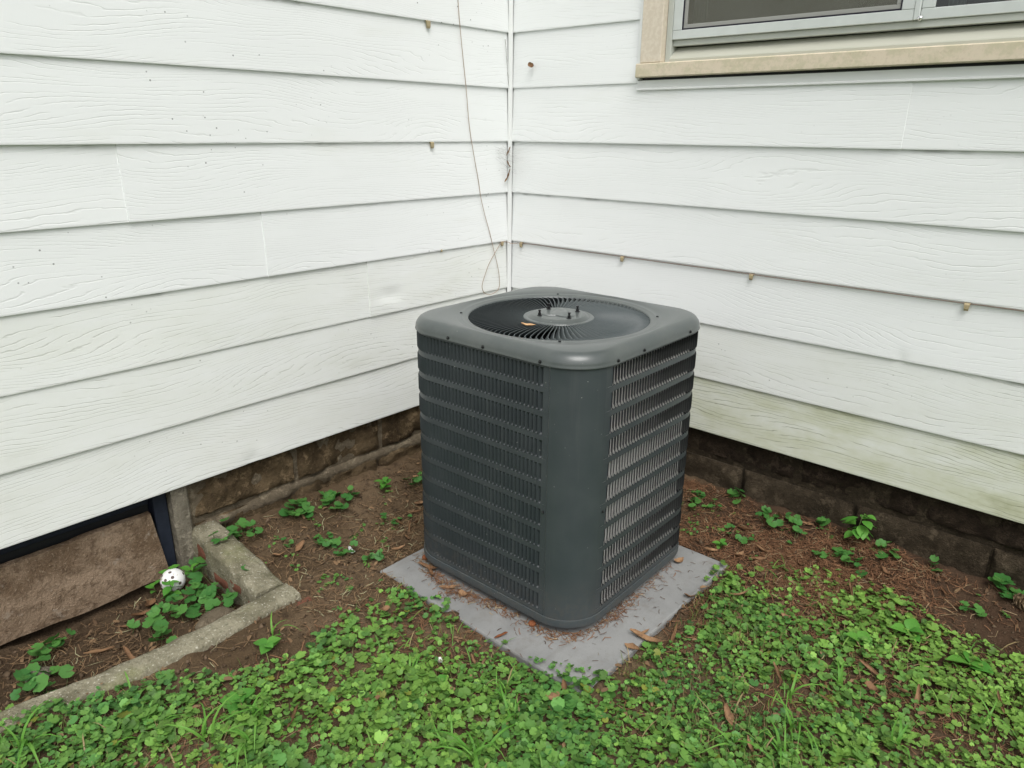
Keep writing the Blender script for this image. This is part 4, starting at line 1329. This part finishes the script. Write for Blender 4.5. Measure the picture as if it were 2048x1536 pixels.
# --- bed along the right foundation
RB = [((1.045, -.10), 5, .013, 'dark ivy sprig behind the right rear corner of the unit'), ((1.05, -.16), 6, .012, 'low ivy sprig close to the right rear edge of the unit'), ((1.113, -.110), 4, .011, 'yellowish ivy sprig on the needle litter behind the slab'),
      ((1.16, -.030), 6, .015, 'ivy sprig against the dark foundation block behind the slab'), ((1.31, -.080), 9, .015, 'ivy sprig in the needle litter below the second dark block'), ((1.372, -.065), 5, .012, 'small ivy sprig left of the large weed'),
      ((1.448, -.012), 4, .018, 'upright ivy sprig touching the foundation left of the large weed'), ((1.41, -.12), 4, .012, 'dark ivy leaves in the middle of the needle bed'), ((1.214, -.19), 3, .010, 'tiny ivy seedling behind the right corner of the slab'),
      ((1.28, -.225), 4, .012, 'pair of ivy leaves on needles near the slab corner'), ((1.53, -.14), 9, .014, 'ivy clump in the needle bed in front of the large weed'), ((1.605, -.150), 8, .014, 'ivy clump right of and in front of the large weed'),
      ((1.673, -.046), 6, .015, 'ivy sprig beside the pale stone at the foundation'), ((1.796, -.024), 4, .014, 'ivy sprig at the foundation far right of the large weed'), ((2.0, -.02), 9, .018, 'dark ivy leaves at the foundation above the pine cone'),
      ((1.94, -.15), 5, .013, 'row of ivy leaves trailing over bare soil at the far right')]
for (p_, n, sz, lab) in RB: sprig(p_, n, .03 if n < 8 else .045, lab, sz)
weed((1.236, -.296), 6, .030, 'bright toothed seedling just behind the right corner of the slab', .03)
weed((1.575, -.040), 14, .048, 'large bright green broad-leaved weed against the right foundation', .105, mesh=leaf_oval_flat, lean=.012, pitch=14, out=.012)
# --- broad leaves standing out of the carpet
for (p_, n, sz, lab) in (((1.987, -.385), 5, .055, 'broad smooth leaves at the right edge of the ivy carpet'), ((1.83, -.352), 4, .048, 'broad pale leaves in the ivy below the bare soil'), ((1.741, -.481), 4, .040, 'broad leaf rosette in the ivy right of the dark patch'),
                         ((.735, -1.755), 5, .045, 'broad leaf rosette in the ivy at the lower left'), ((1.003, -1.367), 7, .032, 'bright toothed weed in the ivy left of the slab front corner'), ((.621, -1.612), 5, .038, 'bright weed in the ivy near the end of the bare soil strip')):
    weed(p_, n, sz, lab, .022, mesh=leaf_oval_wide)

# --- grass tufts
def blade_mesh(L, bend, W=.0035, n=8, tw=0.):
    V = []; F = []
    for i in range(n):
        u = i / (n - 1); wd = W * (1 - u ** 2.2) * (.6 + .4 * min(1, u * 5)) + .0002
        a = bend * u * u
        x = L * (u * math.sin(a * .8) ); z = L * u * math.cos(a * .75)
        V += [(x, -wd, z + wd * .35), (x, 0, z), (x, wd, z + wd * .35)]
    for i in range(n - 1):
        for j in range(2): F.append((i*3+j, (i+1)*3+j, (i+1)*3+j+1, i*3+j+1))
    return mesh_data('blade', V, F, M['grass'])
blades = [blade_mesh(.11, 1.3), blade_mesh(.09, 1.7, .004), blade_mesh(.13, 1.55, .0032), blade_mesh(.07, 1.0, .004)]
TU = [((1.223, -1.464), 13, 1.05, 'large bright grass tuft at the bottom centre of the lawn'), ((1.165, -1.490), 6, .9, 'grass tuft just left of the large bottom centre tuft'), ((.81, -1.76), 9, 1.0, 'bright grass tuft in the ivy at the lower left'),
      ((.86, -1.81), 8, 1.0, 'grass tuft at the bottom edge left of centre'), ((.773, -1.86), 5, 1.0, 'thin grass tuft at the lower left below the curb'), ((.673, -1.95), 4, .9, 'few grass blades at the bottom left of the lawn'),
      ((.53, -2.14), 6, 1.0, 'grass tuft in the bottom left corner'), ((1.679, -.81), 4, .9, 'single grass sprout right of centre in the ivy'), ((1.726, -.90), 6, 1.0, 'grass tuft in the ivy right of centre'), ((1.735, -.985), 6, 1.0, 'grass tuft at the bottom edge right of centre'),
      ((1.64, -1.04), 5, .9, 'small grass tuft at the bottom edge below the slab corner'), ((1.754, -.675), 4, .8, 'thin grass sprout below the bare dark patch'), ((1.144, -1.297), 4, .8, 'grass blades arching below the front corner of the slab'), ((1.217, -1.325), 5, .85, 'bright grass blades in front of the slab corner'),
      ((.93, -1.39), 4, .75, 'grass blades left of the slab front corner'), ((.588, -1.57), 4, .65, 'grass blades at the end of the bare soil strip'), ((.515, -1.92), 3, .65, 'grass blades rising in front of the curb'), ((1.92, -.80), 5, .8, 'grass tuft at the lower right edge'), ((2.05, -.60), 4, .8, 'grass tuft near the right picture edge')]
for (p_, n, sc, lab) in TU:
    x, y = p_; root = empty('grass_tuft', (x, y, float(gz(x, y)) - .004)); tag(root, lab, 'grass', 'bright grass tufts in the ivy')
    rr = random.Random(int(x * 1000))
    for k in range(n):
        o = bpy.data.objects.new('blade', rr.choice(blades)); s_ = sc * rr.uniform(.7, 1.15)
        o.location = (rr.gauss(0, .008), rr.gauss(0, .008), 0); o.scale = (s_, s_, s_); o.rotation_euler = (rr.gauss(0, .2), rr.gauss(.15, .2), rr.uniform(0, 6.28)); link(o, root)

# --- dead leaves
DLS = [
 ('dead leaves by the right foundation', .006, (.8, 1.3), [
  (1.405, -.082, 'tan dead leaf in the needle litter left of the large weed'), (1.42, -.045, 'narrow dead leaf close to the foundation left of the large weed'), (1.356, -.224, 'dead leaf standing up in the needle litter behind the slab corner'), (1.298, -.288, 'brown dead leaf just behind the right slab corner'),
  (1.221, -.348, 'dead leaf touching the rear edge of the slab'), (1.354, -.278, 'dead leaf between the slab corner and the ivy edge'), (1.864, -.114, 'long orange brown dead leaf on the bare soil at the right'), (1.328, -.045, 'dead leaf near the foundation behind the slab'),
  (1.472, -.222, 'dead leaf at the rear edge of the ivy carpet'), (1.026, -.06, 'dead leaf at the foundation behind the right edge of the unit'), (1.032, -.1, 'second dead leaf behind the right edge of the unit, nearer the slab'), (1.25, -.16, 'dead leaf in the middle of the needle litter'), (1.70, -.13, 'dead leaf on needles right of the large weed')]),
 ('dead leaves on the ivy carpet', .020, (.7, 1.15), [
  (1.026, -1.438, 'upright brown dead leaf in the ivy at bottom centre left'), (.942, -1.532, 'brown dead leaf in the ivy between the two bottom grass tufts'), (1.254, -1.176, 'brown dead leaf just below the front corner of the slab'), (1.257, -1.23, 'narrow dead leaf a little below the front corner of the slab'),
  (1.011, -1.259, 'flat dead leaf in the ivy left of the slab front corner'), (.866, -1.696, 'dead leaf in the ivy at the lower left'), (2.075, -.497, 'dead leaf in the ivy at the right picture edge'), (1.794, -.588, 'dead leaf in the sparse patch at the right of the lawn'),
  (1.753, -.778, 'dead leaf in the grass right of bottom centre'), (1.883, -.628, 'tan dead leaf in the sparse patch, farther right'), (1.916, -.621, 'dead leaf next to the tan one in the sparse right patch'), (1.825, -.669, 'dead leaf at the lower side of the sparse right patch'),
  (1.673, -1.026, 'dead leaf at the bottom edge right of centre'), (1.623, -.769, 'dead leaf beside a grass sprout right of centre'), (1.548, -.523, 'dead leaf in the ivy in front of the needle bed'), (1.645, -.27, 'dead leaf where the ivy meets the bare soil on the right'),
  (1.404, -.51, 'dead leaf in the ivy right of the slab edge'), (1.593, -.977, 'dead leaf among grass at the bottom right of centre'), (.70, -1.30, 'dead leaf on the ivy between the curb and the slab'), (1.35, -.80, 'dead leaf in the ivy beside the right slab edge')]),
 ('dead leaves left of the air conditioner', .006, (.8, 1.35), [
  (.299, -.838, 'dead leaf on the soil left of the unit, in the middle of the litter'), (.358, -.877, 'dead leaf beside the left edge of the unit at half depth'), (.364, -.917, 'dead leaf on the litter just left of the unit'), (.407, -.965, 'dead leaf nearest the left rear corner of the slab'), (.301, -.92, 'dead leaf farther from the unit on the left litter'),
  (.12, -.678, 'dead leaf at the mortar ledge behind the left edge of the unit'), (.241, -1.35, 'dead leaf on the soil right of the curb'), (.235, -1.274, 'dead leaf on the soil near the dark hole'), (.44, -1.03, 'dead leaf touching the left slab edge'), (.26, -.78, 'dead leaf in the bed toward the left foundation'), (.38, -.80, 'dead leaf partly behind the left edge of the unit')]),
 ('dead leaves in the window well', .006, (.9, 1.4), [
  (.315, -1.849, 'long dead leaf against the inner side of the curb'), (.214, -1.89, 'dead leaf in the middle of the window well'), (.087, -1.703, 'dead leaf left of the ball'), (.128, -1.680, 'dead leaf in front of the ball on the left'), (.127, -1.74, 'dead leaf left of the ivy patch in the well'), (.16, -1.79, 'dead leaf in the well halfway along the board')])]
for grp, dz, (s0, s1), items in DLS:
    for (x, y, lab) in items: put_dead((x, y, float(gz(x, y)) + dz), random.uniform(0, 6.28), lab, grp, None, random.uniform(s0, s1), (random.gauss(0, .3), random.gauss(0, .25)))
for (x, y, rz, sc, lab) in ((1.285, -.862, 70, 1.0, 'curled tan dead leaf standing up on the right edge of the slab'), (1.308, -.880, 10, 1.5, 'long curled tan dead leaf across the right edge of the slab'), (1.294, -.931, -10, 1.0, 'flat tan dead leaf at the front of the right slab edge'), (1.174, -.471, 80, 1.0, 'twisted dead leaf on the slab behind the right side of the unit'),
                            (.605, -1.046, 15, 1.1, 'tan dead leaf on the slab at the left corner of the unit'), (.632, -1.060, -20, .9, 'small dead leaf on the left part of the slab'), (.731, -1.075, 50, .9, 'broken dead leaf in the litter before the left panel'), (.787, -1.070, 5, .9, 'dead leaf in the litter under the left panel'), (1.298, -.622, 30, 1.0, 'dead leaf on the right slab edge near the ivy')):
    z = .004 if x < 1.297 else .006
    put_dead((x, y, z), R(rz), lab, None, None, sc, (random.gauss(0, .2), R(-8)))
V, F = curl_leaf(.04, .012, .9, .3, seed=44); o = obj('plastic_scrap', V, F, M['plastic'], None, True, (.352, -1.154, float(gz(.352, -1.154)) + .004)); tag(o, 'crumpled clear plastic scrap on the soil left of the slab', 'plastic scrap')

# ================================================================== UNCOUNTABLE COVER
def soup(name, V, F, C_, mat, label, cat):
    """V (N,k,3), F (m,3|4) template faces, C_ (N,3) colour per element"""
    N, k, _ = V.shape; me = bpy.data.meshes.new(name)
    me.vertices.add(N * k); me.vertices.foreach_set('co', V.reshape(-1).astype(np.float32))
    Fi = (F[None] + (np.arange(N) * k)[:, None, None]).reshape(-1, F.shape[1])
    me.loops.add(Fi.size); me.polygons.add(len(Fi))
    me.loops.foreach_set('vertex_index', Fi.reshape(-1).astype(np.int32))
    me.polygons.foreach_set('loop_start', (np.arange(len(Fi)) * F.shape[1]).astype(np.int32))
    me.polygons.foreach_set('loop_total', np.full(len(Fi), F.shape[1], np.int32))
    me.polygons.foreach_set('use_smooth', np.ones(len(Fi), bool))
    at = me.color_attributes.new('Col', 'FLOAT_COLOR', 'POINT')
    cc = np.repeat(np.concatenate([C_, np.ones((N, 1))], 1), k, 0)
    at.data.foreach_set('color', cc.reshape(-1).astype(np.float32))
    me.materials.append(mat); me.update(calc_edges=True)
    o = link(bpy.data.objects.new(name, me)); return tag(o, label, cat, kind='stuff')

def inpoly(x, y, P):
    P = np.array(P); c = np.zeros(len(x), bool); j = len(P) - 1
    for i in range(len(P)):
        c ^= ((P[i, 1] > y) != (P[j, 1] > y)) & (x < (P[j, 0] - P[i, 0]) * (y - P[i, 1]) / (P[j, 1] - P[i, 1] + 1e-12) + P[i, 0]); j = i
    return c
CARPET = [(.30, -3.0), (.33, -2.2), (.40, -2.06), (.47, -1.92), (.57, -1.77), (.63, -1.68), (.67, -1.58), (.69, -1.46), (.62, -1.36), (.55, -1.24), (.60, -1.165), (.68, -1.13), (.80, -1.125), (.86, -1.17), (.98, -1.175), (1.08, -1.14), (1.17, -1.118), (1.24, -1.085), (1.285, -1.02), (1.315, -.93), (1.325, -.72), (1.30, -.55), (1.30, -.37), (1.40, -.29), (1.52, -.20), (1.62, -.19), (1.74, -.16), (1.84, -.21), (1.96, -.25), (2.10, -.26), (2.8, -.26), (2.8, -3.0)]
def cover(x, y):
    """how closely the ivy stands, 0..1"""
    n1 = fbm(x, y, 3.6, 51, 3); n2 = fbm(x, y, 11., 61, 2)
    d = sst(-.55, -.08, n1 + .45 * n2)
    for (a, b, r, k) in ((.78, -1.27, .17, .80), (.60, -1.36, .08, .5), (1.55, -.33, .20, .52), (1.86, -.62, .18, .42), (1.42, -.62, .12, .35), (.835, -1.456, .05, .8), (.69, -1.40, .08, .5), (.82, -1.29, .09, .75), (.92, -1.24, .07, .85), (1.50, -.69, .05, .8), (1.61, -.42, .06, .8), (1.75, -.58, .07, .7), (1.82, -.64, .07, .65), (1.96, -.67, .09, .6), (2.06, -.68, .07, .6), (1.37, -.70, .05, .85), (1.40, -.81, .05, .8), (.93, -1.70, .05, .7), (.77, -1.675, .04, .6), (1.55, -.30, .07, .55), (1.40, -.42, .07, .35), (1.70, -.33, .06, .5), (.62, -1.25, .06, .4)):
        d = d * (1 - k * np.exp(-((x - a) ** 2 + (y - b) ** 2) / r ** 2))
    return d
N = 120000
x = rng.uniform(.30, 2.75, N); y = rng.uniform(-2.9, -.12, N)
front = (x - 2.126) * .664 + 0  # cheap frame test below
ins = inpoly(x + .07 * fbm(x, y, 9., 101, 3), y + .07 * fbm(x, y, 9., 111, 3), CARPET)
# keep a wide margin round the picture, thin out what lies near the camera's feet
dist = np.hypot(x - 2.126, y + 2.365)
ins &= dist > .75
dn = cover(x, y)
# thins out towards its border
jx, jy = .05 * fbm(x, y, 9., 101, 3), .05 * fbm(x, y, 9., 111, 3)
rim = sum(inpoly(x + jx + r__ * math.cos(a__), y + jy + r__ * math.sin(a__), CARPET).astype(float) for r__ in (.045, .10) for a__ in (0., 1.05, 2.1, 3.14, 4.19, 5.24)) / 12.
fine = vnoise(x * 42, y * 42, 131) + .6 * vnoise(x * 90, y * 90, 133)
dn = dn * (.10 + .90 * sst(.45, 1.0, rim)) * (.45 + .55 * sst(-.40, .12, fine))
edge = rng.random(N)
keep = ins & (edge < .04 + .95 * dn)
x, y, dn = x[keep], y[keep], dn[keep]
cam_r = np.array([r_.x, r_.y]); 
Nk = len(x)
if Nk > 38000:
    sel = rng.permutation(Nk)[:38000]; x, y, dn = x[sel], y[sel], dn[sel]; Nk = 38000
g = gz(x, y)
g = np.where((x > PAD[0]) & (x < PAD[1]) & (y > PAD[2]) & (y < PAD[3]), .001, g)
clump = fbm(x, y, 7., 81, 2)
sz = ((.0070 + .0044 * clump) * np.exp(rng.normal(-.03, .30, Nk))).clip(.0035, .0160)
hz = .005 + (.008 + .017 * dn) * rng.random(Nk) * (1 + .5 * clump)
yaw = rng.uniform(0, 6.283, Nk); tx = rng.normal(0, .26, Nk); ty = rng.normal(0, .26, Nk)
def place_soup(T, x, y, z, s, yaw, tx, ty):
    P = T[None] * s[:, None, None]
    c, s_ = np.cos(tx)[:, None], np.sin(tx)[:, None]
    Y2 = P[..., 1] * c - P[..., 2] * s_; Z2 = P[..., 1] * s_ + P[..., 2] * c; X2 = P[..., 0]
    c, s_ = np.cos(ty)[:, None], np.sin(ty)[:, None]
    X3 = X2 * c + Z2 * s_; Z3 = -X2 * s_ + Z2 * c
    c, s_ = np.cos(yaw)[:, None], np.sin(yaw)[:, None]
    return np.stack([X3 * c - Y2 * s_ + x[:, None], X3 * s_ + Y2 * c + y[:, None], Z3 + z[:, None]], -1)
T, FT = LT[0]
V = np.concatenate([place_soup(LT[i][0], x[i::3], y[i::3], (g + hz)[i::3], sz[i::3], yaw[i::3], tx[i::3], ty[i::3]) for i in range(3)])
def order(a): return np.concatenate([a[i::3] for i in range(3)])
hue = order(np.clip(.42 + .9 * fbm(x, y, 2.6, 91, 3) + .22 * np.clip(x - 1.0, -.4, 1.) + rng.normal(0, .22, Nk), 0, 1))
lum = order(np.clip(1 + rng.normal(0, .26, Nk), .45, 1.7))
ca, cb = np.array([.076, .212, .050]), np.array([.188, .342, .062])
Cc = (ca * (1 - hue[:, None]) + cb * hue[:, None]) * lum[:, None]
yel = rng.random(Nk) < .008
Cc[yel] = np.array([.26, .30, .05]) * rng.uniform(.6, 1., (yel.sum(), 1))
soup('ground_ivy', V, FT, Cc, M['ivy'], 'dense carpet of small round ground ivy leaves over the lawn', 'ground ivy')

# pine needles and dry straw
def ribbons(N, x, y, z, L, W, curve, pitch):
    yaw = rng.uniform(0, 6.283, N); V = np.zeros((N, 6, 3))
    for k, u in enumerate((-.5, 0., .5)):
        a = yaw + curve * u
        px = x + np.cos(yaw) * L * u - np.sin(yaw) * curve * L * u * u; py = y + np.sin(yaw) * L * u + np.cos(yaw) * curve * L * u * u
        pz = z + np.sin(pitch) * L * u
        roll = rng.uniform(-.6, .6, N)
        for q, sg in ((0, -1), (1, 1)):
            V[:, 2*k+q, 0] = px - sg * np.sin(yaw) * W * np.cos(roll); V[:, 2*k+q, 1] = py + sg * np.cos(yaw) * W * np.cos(roll); V[:, 2*k+q, 2] = pz + sg * W * np.sin(roll)
    return V
FR = np.array([(0, 2, 3, 1), (2, 4, 5, 3)])
def dens_pick(n, fx, fy, f):
    out_x, out_y = [], []; tot = 0
    while tot < n:
        a = rng.uniform(*fx, n); b = rng.uniform(*fy, n); k = rng.random(n) < f(a, b)
        out_x.append(a[k]); out_y.append(b[k]); tot += k.sum()
    return np.concatenate(out_x)[:n], np.concatenate(out_y)[:n]
PADIN = lambda a, b: (a > PAD[0]) & (a < PAD[1]) & (b > PAD[2]) & (b < PAD[3])
f_bed = lambda a, b: np.where(PADIN(a, b), 0, (.25 + .75 * sst(-.3, .2, fbm(a, b, 5., 15, 2))) * sst(2.0, 1.55, a - .4 * b * 0) * sst(-.62, -.30, b) + .05)
nx1, ny1 = dens_pick(9500, (.86, 2.5), (-.85, -.015), f_bed)
f_left = lambda a, b: np.where(PADIN(a, b) | ((a < .42) & (b < -1.5)), 0, .15 + .85 * sst(-.1, .3, fbm(a, b, 6., 25, 2)) * sst(.05, .35, a))
nx2, ny2 = dens_pick(2600, (.02, .62), (-1.45, -.40), f_left)
nx3, ny3 = dens_pick(900, (.02, .42), (-2.2, -1.55), lambda a, b: .2 + .8 * sst(-.1, .25, fbm(a, b, 7., 35, 2)))
nx4, ny4 = dens_pick(5200, (.5, 2.3), (-2.3, -.5), lambda a, b: np.where(PADIN(a, b), 0, 1 - .8 * cover(a, b)))
# litter blown against the unit's base
m_ = 1900
ss = rng.uniform(-LF - LA * .9, LA + LR * 1.0, m_)
wgt = np.array([float(.15 + 1.0 * max(0, 1 - abs(s_ + .30) / .25) + .5 * max(0, 1 - abs(s_ - .06) / .12) + .35 * max(0, 1 - abs(s_ - LA - .08) / .14)) for s_ in ss])
kk = rng.random(m_) < wgt; ss = ss[kk]
off = np.abs(rng.normal(0, .022, len(ss))) - .008 + np.array([.030 * max(0, 1 - abs(s_ + .31) / .12) * rng.random() * 2 for s_ in ss])
pp = np.array([per(s_, o_)[0] for s_, o_ in zip(ss, off)])
ct_, st_ = math.cos(TH), math.sin(TH)
nx5, ny5 = CX + ct_ * pp[:, 0] - st_ * pp[:, 1], CY + st_ * pp[:, 0] + ct_ * pp[:, 1]
nx6, ny6 = dens_pick(60, (PAD[0], PAD[1]), (PAD[2], PAD[3]), lambda a, b: np.where((np.abs(a - CX) < AX + .01) & (np.abs(b - CY) < AY + .01), 0., 1.))
X_ = np.concatenate([nx1, nx2, nx3, nx4, nx5, nx6]); Y_ = np.concatenate([ny1, ny2, ny3, ny4, ny5, ny6]); n = len(X_)
onpad = PADIN(X_, Y_)
Zg = np.where(onpad, .0012 + np.abs(rng.normal(0, .003, n)), gz(X_, Y_) + .002 + np.abs(rng.normal(0, .004, n)))
Ln = rng.uniform(.018, .05, n); Ln[-60:] = rng.uniform(.008, .022, 60)
k5 = slice(n - 60 - len(nx5), n - 60); Ln[k5] = rng.uniform(.01, .03, len(nx5))
pit = np.where(onpad, rng.normal(0, .03, n), rng.normal(0, .16, n))
V = ribbons(n, X_, Y_, Zg, Ln, rng.uniform(.0005, .0011, n), rng.normal(0, .5, n), pit)
tc = rng.random(n)[:, None]
Cn = np.array([.11, .048, .026]) * (1 - tc) + np.array([.27, .135, .07]) * tc
pale = rng.random(n) < .06; Cn[pale] = np.array([.38, .28, .16])
lft = X_ < .62; Cn[lft] = Cn[lft] * np.array([.95, 1.2, 1.25])
Cn[-60:] *= .45
soup('pine_needle_litter', V, FR, Cn, M['litter'], 'reddish brown pine needles and straw scattered over the soil', 'needle litter')

# short fine grass and moss between the ivy
gx_, gy_ = dens_pick(13000, (.5, 2.6), (-2.6, -.3), lambda a, b: np.where(inpoly(a, b, CARPET), (.12 + .88 * sst(.0, .30, fbm(a, b, 3.0, 45, 2))) * (.25 + .75 * sst(1.2, 1.6, a)), 0))
n = len(gx_)
V = np.zeros((n, 5, 3)); yw = rng.uniform(0, 6.283, n); Lg = rng.uniform(.012, .042, n); ln = rng.uniform(.2, .95, n); zg = gz(gx_, gy_)
wd = rng.uniform(.0005, .0011, n)
for k, (u, sgs) in enumerate(((0., (-1, 1)), (.6, (-1, 1)), (1., (0,)))):
    for sg in sgs:
        i = {0.: 0, .6: 2, 1.: 4}[u] + (1 if sg == 1 else 0)
        r2 = Lg * ln * u ** 1.4
        V[:, i, 0] = gx_ + np.cos(yw) * r2 - sg * np.sin(yw) * wd; V[:, i, 1] = gy_ + np.sin(yw) * r2 + sg * np.cos(yw) * wd; V[:, i, 2] = zg + Lg * u * np.sqrt(1 - ln ** 2 * .8)
FG = np.array([(0, 1, 3), (0, 3, 2), (2, 3, 4)])
tc = rng.random(n)[:, None]; Cg = np.array([.075, .15, .03]) * (1 - tc) + np.array([.22, .26, .07]) * tc
dry = rng.random(n) < .34; Cg[dry] = np.array([.27, .20, .10])
soup('short_grass', V, FG, Cg, M['ivy'], 'thin mossy grass growing between the ivy leaves', 'grass')

# crumbs of soil
cx_, cy_ = dens_pick(9500, (.02, 2.4), (-2.2, -.02), lambda a, b: np.where(PADIN(a, b), 0, np.where(inpoly(a, b, CARPET), .12, 1.)))
n = len(cx_); O = np.array([(1, 0, 0), (-1, 0, 0), (0, 1, 0), (0, -1, 0), (0, 0, 1), (0, 0, -1)], float)
sc_ = np.exp(rng.normal(-6.15, .62, n)).clip(.0008, .0095)
V = O[None] * sc_[:, None, None] * rng.uniform(.6, 1.3, (n, 6, 1)) + rng.normal(0, .25, (n, 6, 3)) * sc_[:, None, None]
V[..., 0] += cx_[:, None]; V[..., 1] += cy_[:, None]; V[..., 2] += (gz(cx_, cy_) + sc_ * .3)[:, None]
FO = np.array([(0, 2, 4), (2, 1, 4), (1, 3, 4), (3, 0, 4), (2, 0, 5), (1, 2, 5), (3, 1, 5), (0, 3, 5)])
tc = rng.random(n)[:, None]; Cs = np.array([.055, .032, .019]) * (1 - tc) + np.array([.15, .098, .062]) * tc
soup('soil_crumbs', V, FO, Cs, M['litter'], 'loose crumbs of brown soil on the bare beds', 'soil crumbs')

# thin brighter grass and brown flakes mixed into the carpet
bx1, by1 = dens_pick(1500, (.4, 2.6), (-2.7, -.25), lambda a, b: np.where(inpoly(a, b, CARPET), .15 + .85 * sst(-.05, .3, fbm(a, b, 4.5, 145, 2)), 0))
n = len(bx1); V = np.zeros((n, 7, 3)); yw = rng.uniform(0, 6.283, n); Lg = rng.uniform(.03, .085, n); ln = rng.uniform(.45, .98, n); zg = gz(bx1, by1); wd = rng.uniform(.0009, .0021, n)
for k, u in enumerate((0., .4, .75)):
    for q, sg in ((0, -1), (1, 1)):
        r2 = Lg * ln * u ** 1.3; V[:, 2*k+q, 0] = bx1 + np.cos(yw) * r2 - sg * np.sin(yw) * wd * (1 - .3 * u); V[:, 2*k+q, 1] = by1 + np.sin(yw) * r2 + sg * np.cos(yw) * wd * (1 - .3 * u); V[:, 2*k+q, 2] = zg + Lg * u * (1 - .45 * u) * np.sqrt(1.02 - ln ** 2 * .7)
V[:, 6, 0] = bx1 + np.cos(yw) * Lg * ln; V[:, 6, 1] = by1 + np.sin(yw) * Lg * ln; V[:, 6, 2] = zg + Lg * .5 * np.sqrt(1.02 - ln ** 2 * .7)
FB = np.array([(0, 1, 3), (0, 3, 2), (2, 3, 5), (2, 5, 4), (4, 5, 6)])
tc = rng.random(n)[:, None]; Cb = np.array([.10, .25, .04]) * (1 - tc) + np.array([.21, .36, .07]) * tc
dry = rng.random(n) < .18; Cb[dry] = np.array([.34, .26, .13])
soup('lawn_grass', V, FB, Cb, M['ivy'], 'sparse thin grass blades poking through the ivy', 'grass')
bx2, by2 = dens_pick(2600, (.03, 2.5), (-2.5, -.03), lambda a, b: np.where(PADIN(a, b), .0, .25 + .75 * sst(0., .3, fbm(a, b, 5., 155, 2))))
n = len(bx2); T4 = np.array([(-1., -.35, 0), (0., -.5, .25), (1., -.2, 0), (1.1, .2, .1), (0., .45, .3), (-.9, .3, .05)])
V = place_soup(T4, bx2, by2, gz(bx2, by2) + .004 + .014 * rng.random(n) * inpoly(bx2, by2, CARPET), rng.uniform(.003, .011, n), rng.uniform(0, 6.28, n), rng.normal(0, .4, n), rng.normal(0, .4, n))
tc = rng.random(n)[:, None]; Cf = np.array([.085, .046, .025]) * (1 - tc) + np.array([.27, .165, .09]) * tc
soup('leaf_flakes', V, np.array([(0, 1, 4, 5), (1, 2, 3, 4)]), Cf, M['litter'], 'small brown flakes of broken leaves over soil and ivy', 'leaf litter')

# tiny seedlings scattered over the bare beds
tx1, ty1 = dens_pick(150, (.04, 2.1), (-1.42, -.04), lambda a, b: np.where(PADIN(a, b) | inpoly(a, b, CARPET), 0, .2 + .8 * sst(0., .3, fbm(a, b, 6., 165, 2))))
k_ = rng.integers(2, 6, len(tx1)); sx = np.repeat(tx1, k_) + rng.normal(0, .009, k_.sum()); sy = np.repeat(ty1, k_) + rng.normal(0, .009, k_.sum())
sx = np.clip(sx, .01, None); sy = np.clip(sy, None, -.01); n = len(sx)
V = place_soup(LT[1][0], sx, sy, gz(sx, sy) + rng.uniform(.003, .010, n), rng.uniform(.003, .0075, n), rng.uniform(0, 6.28, n), rng.normal(0, .25, n), rng.normal(0, .25, n))
tc = rng.random(n)[:, None]; Ct = np.array([.06, .19, .04]) * (1 - tc) + np.array([.16, .32, .06]) * tc
soup('seedlings', V, FT, Ct, M['ivy'], 'tiny green seedlings scattered over the bare soil beds', 'seedlings')
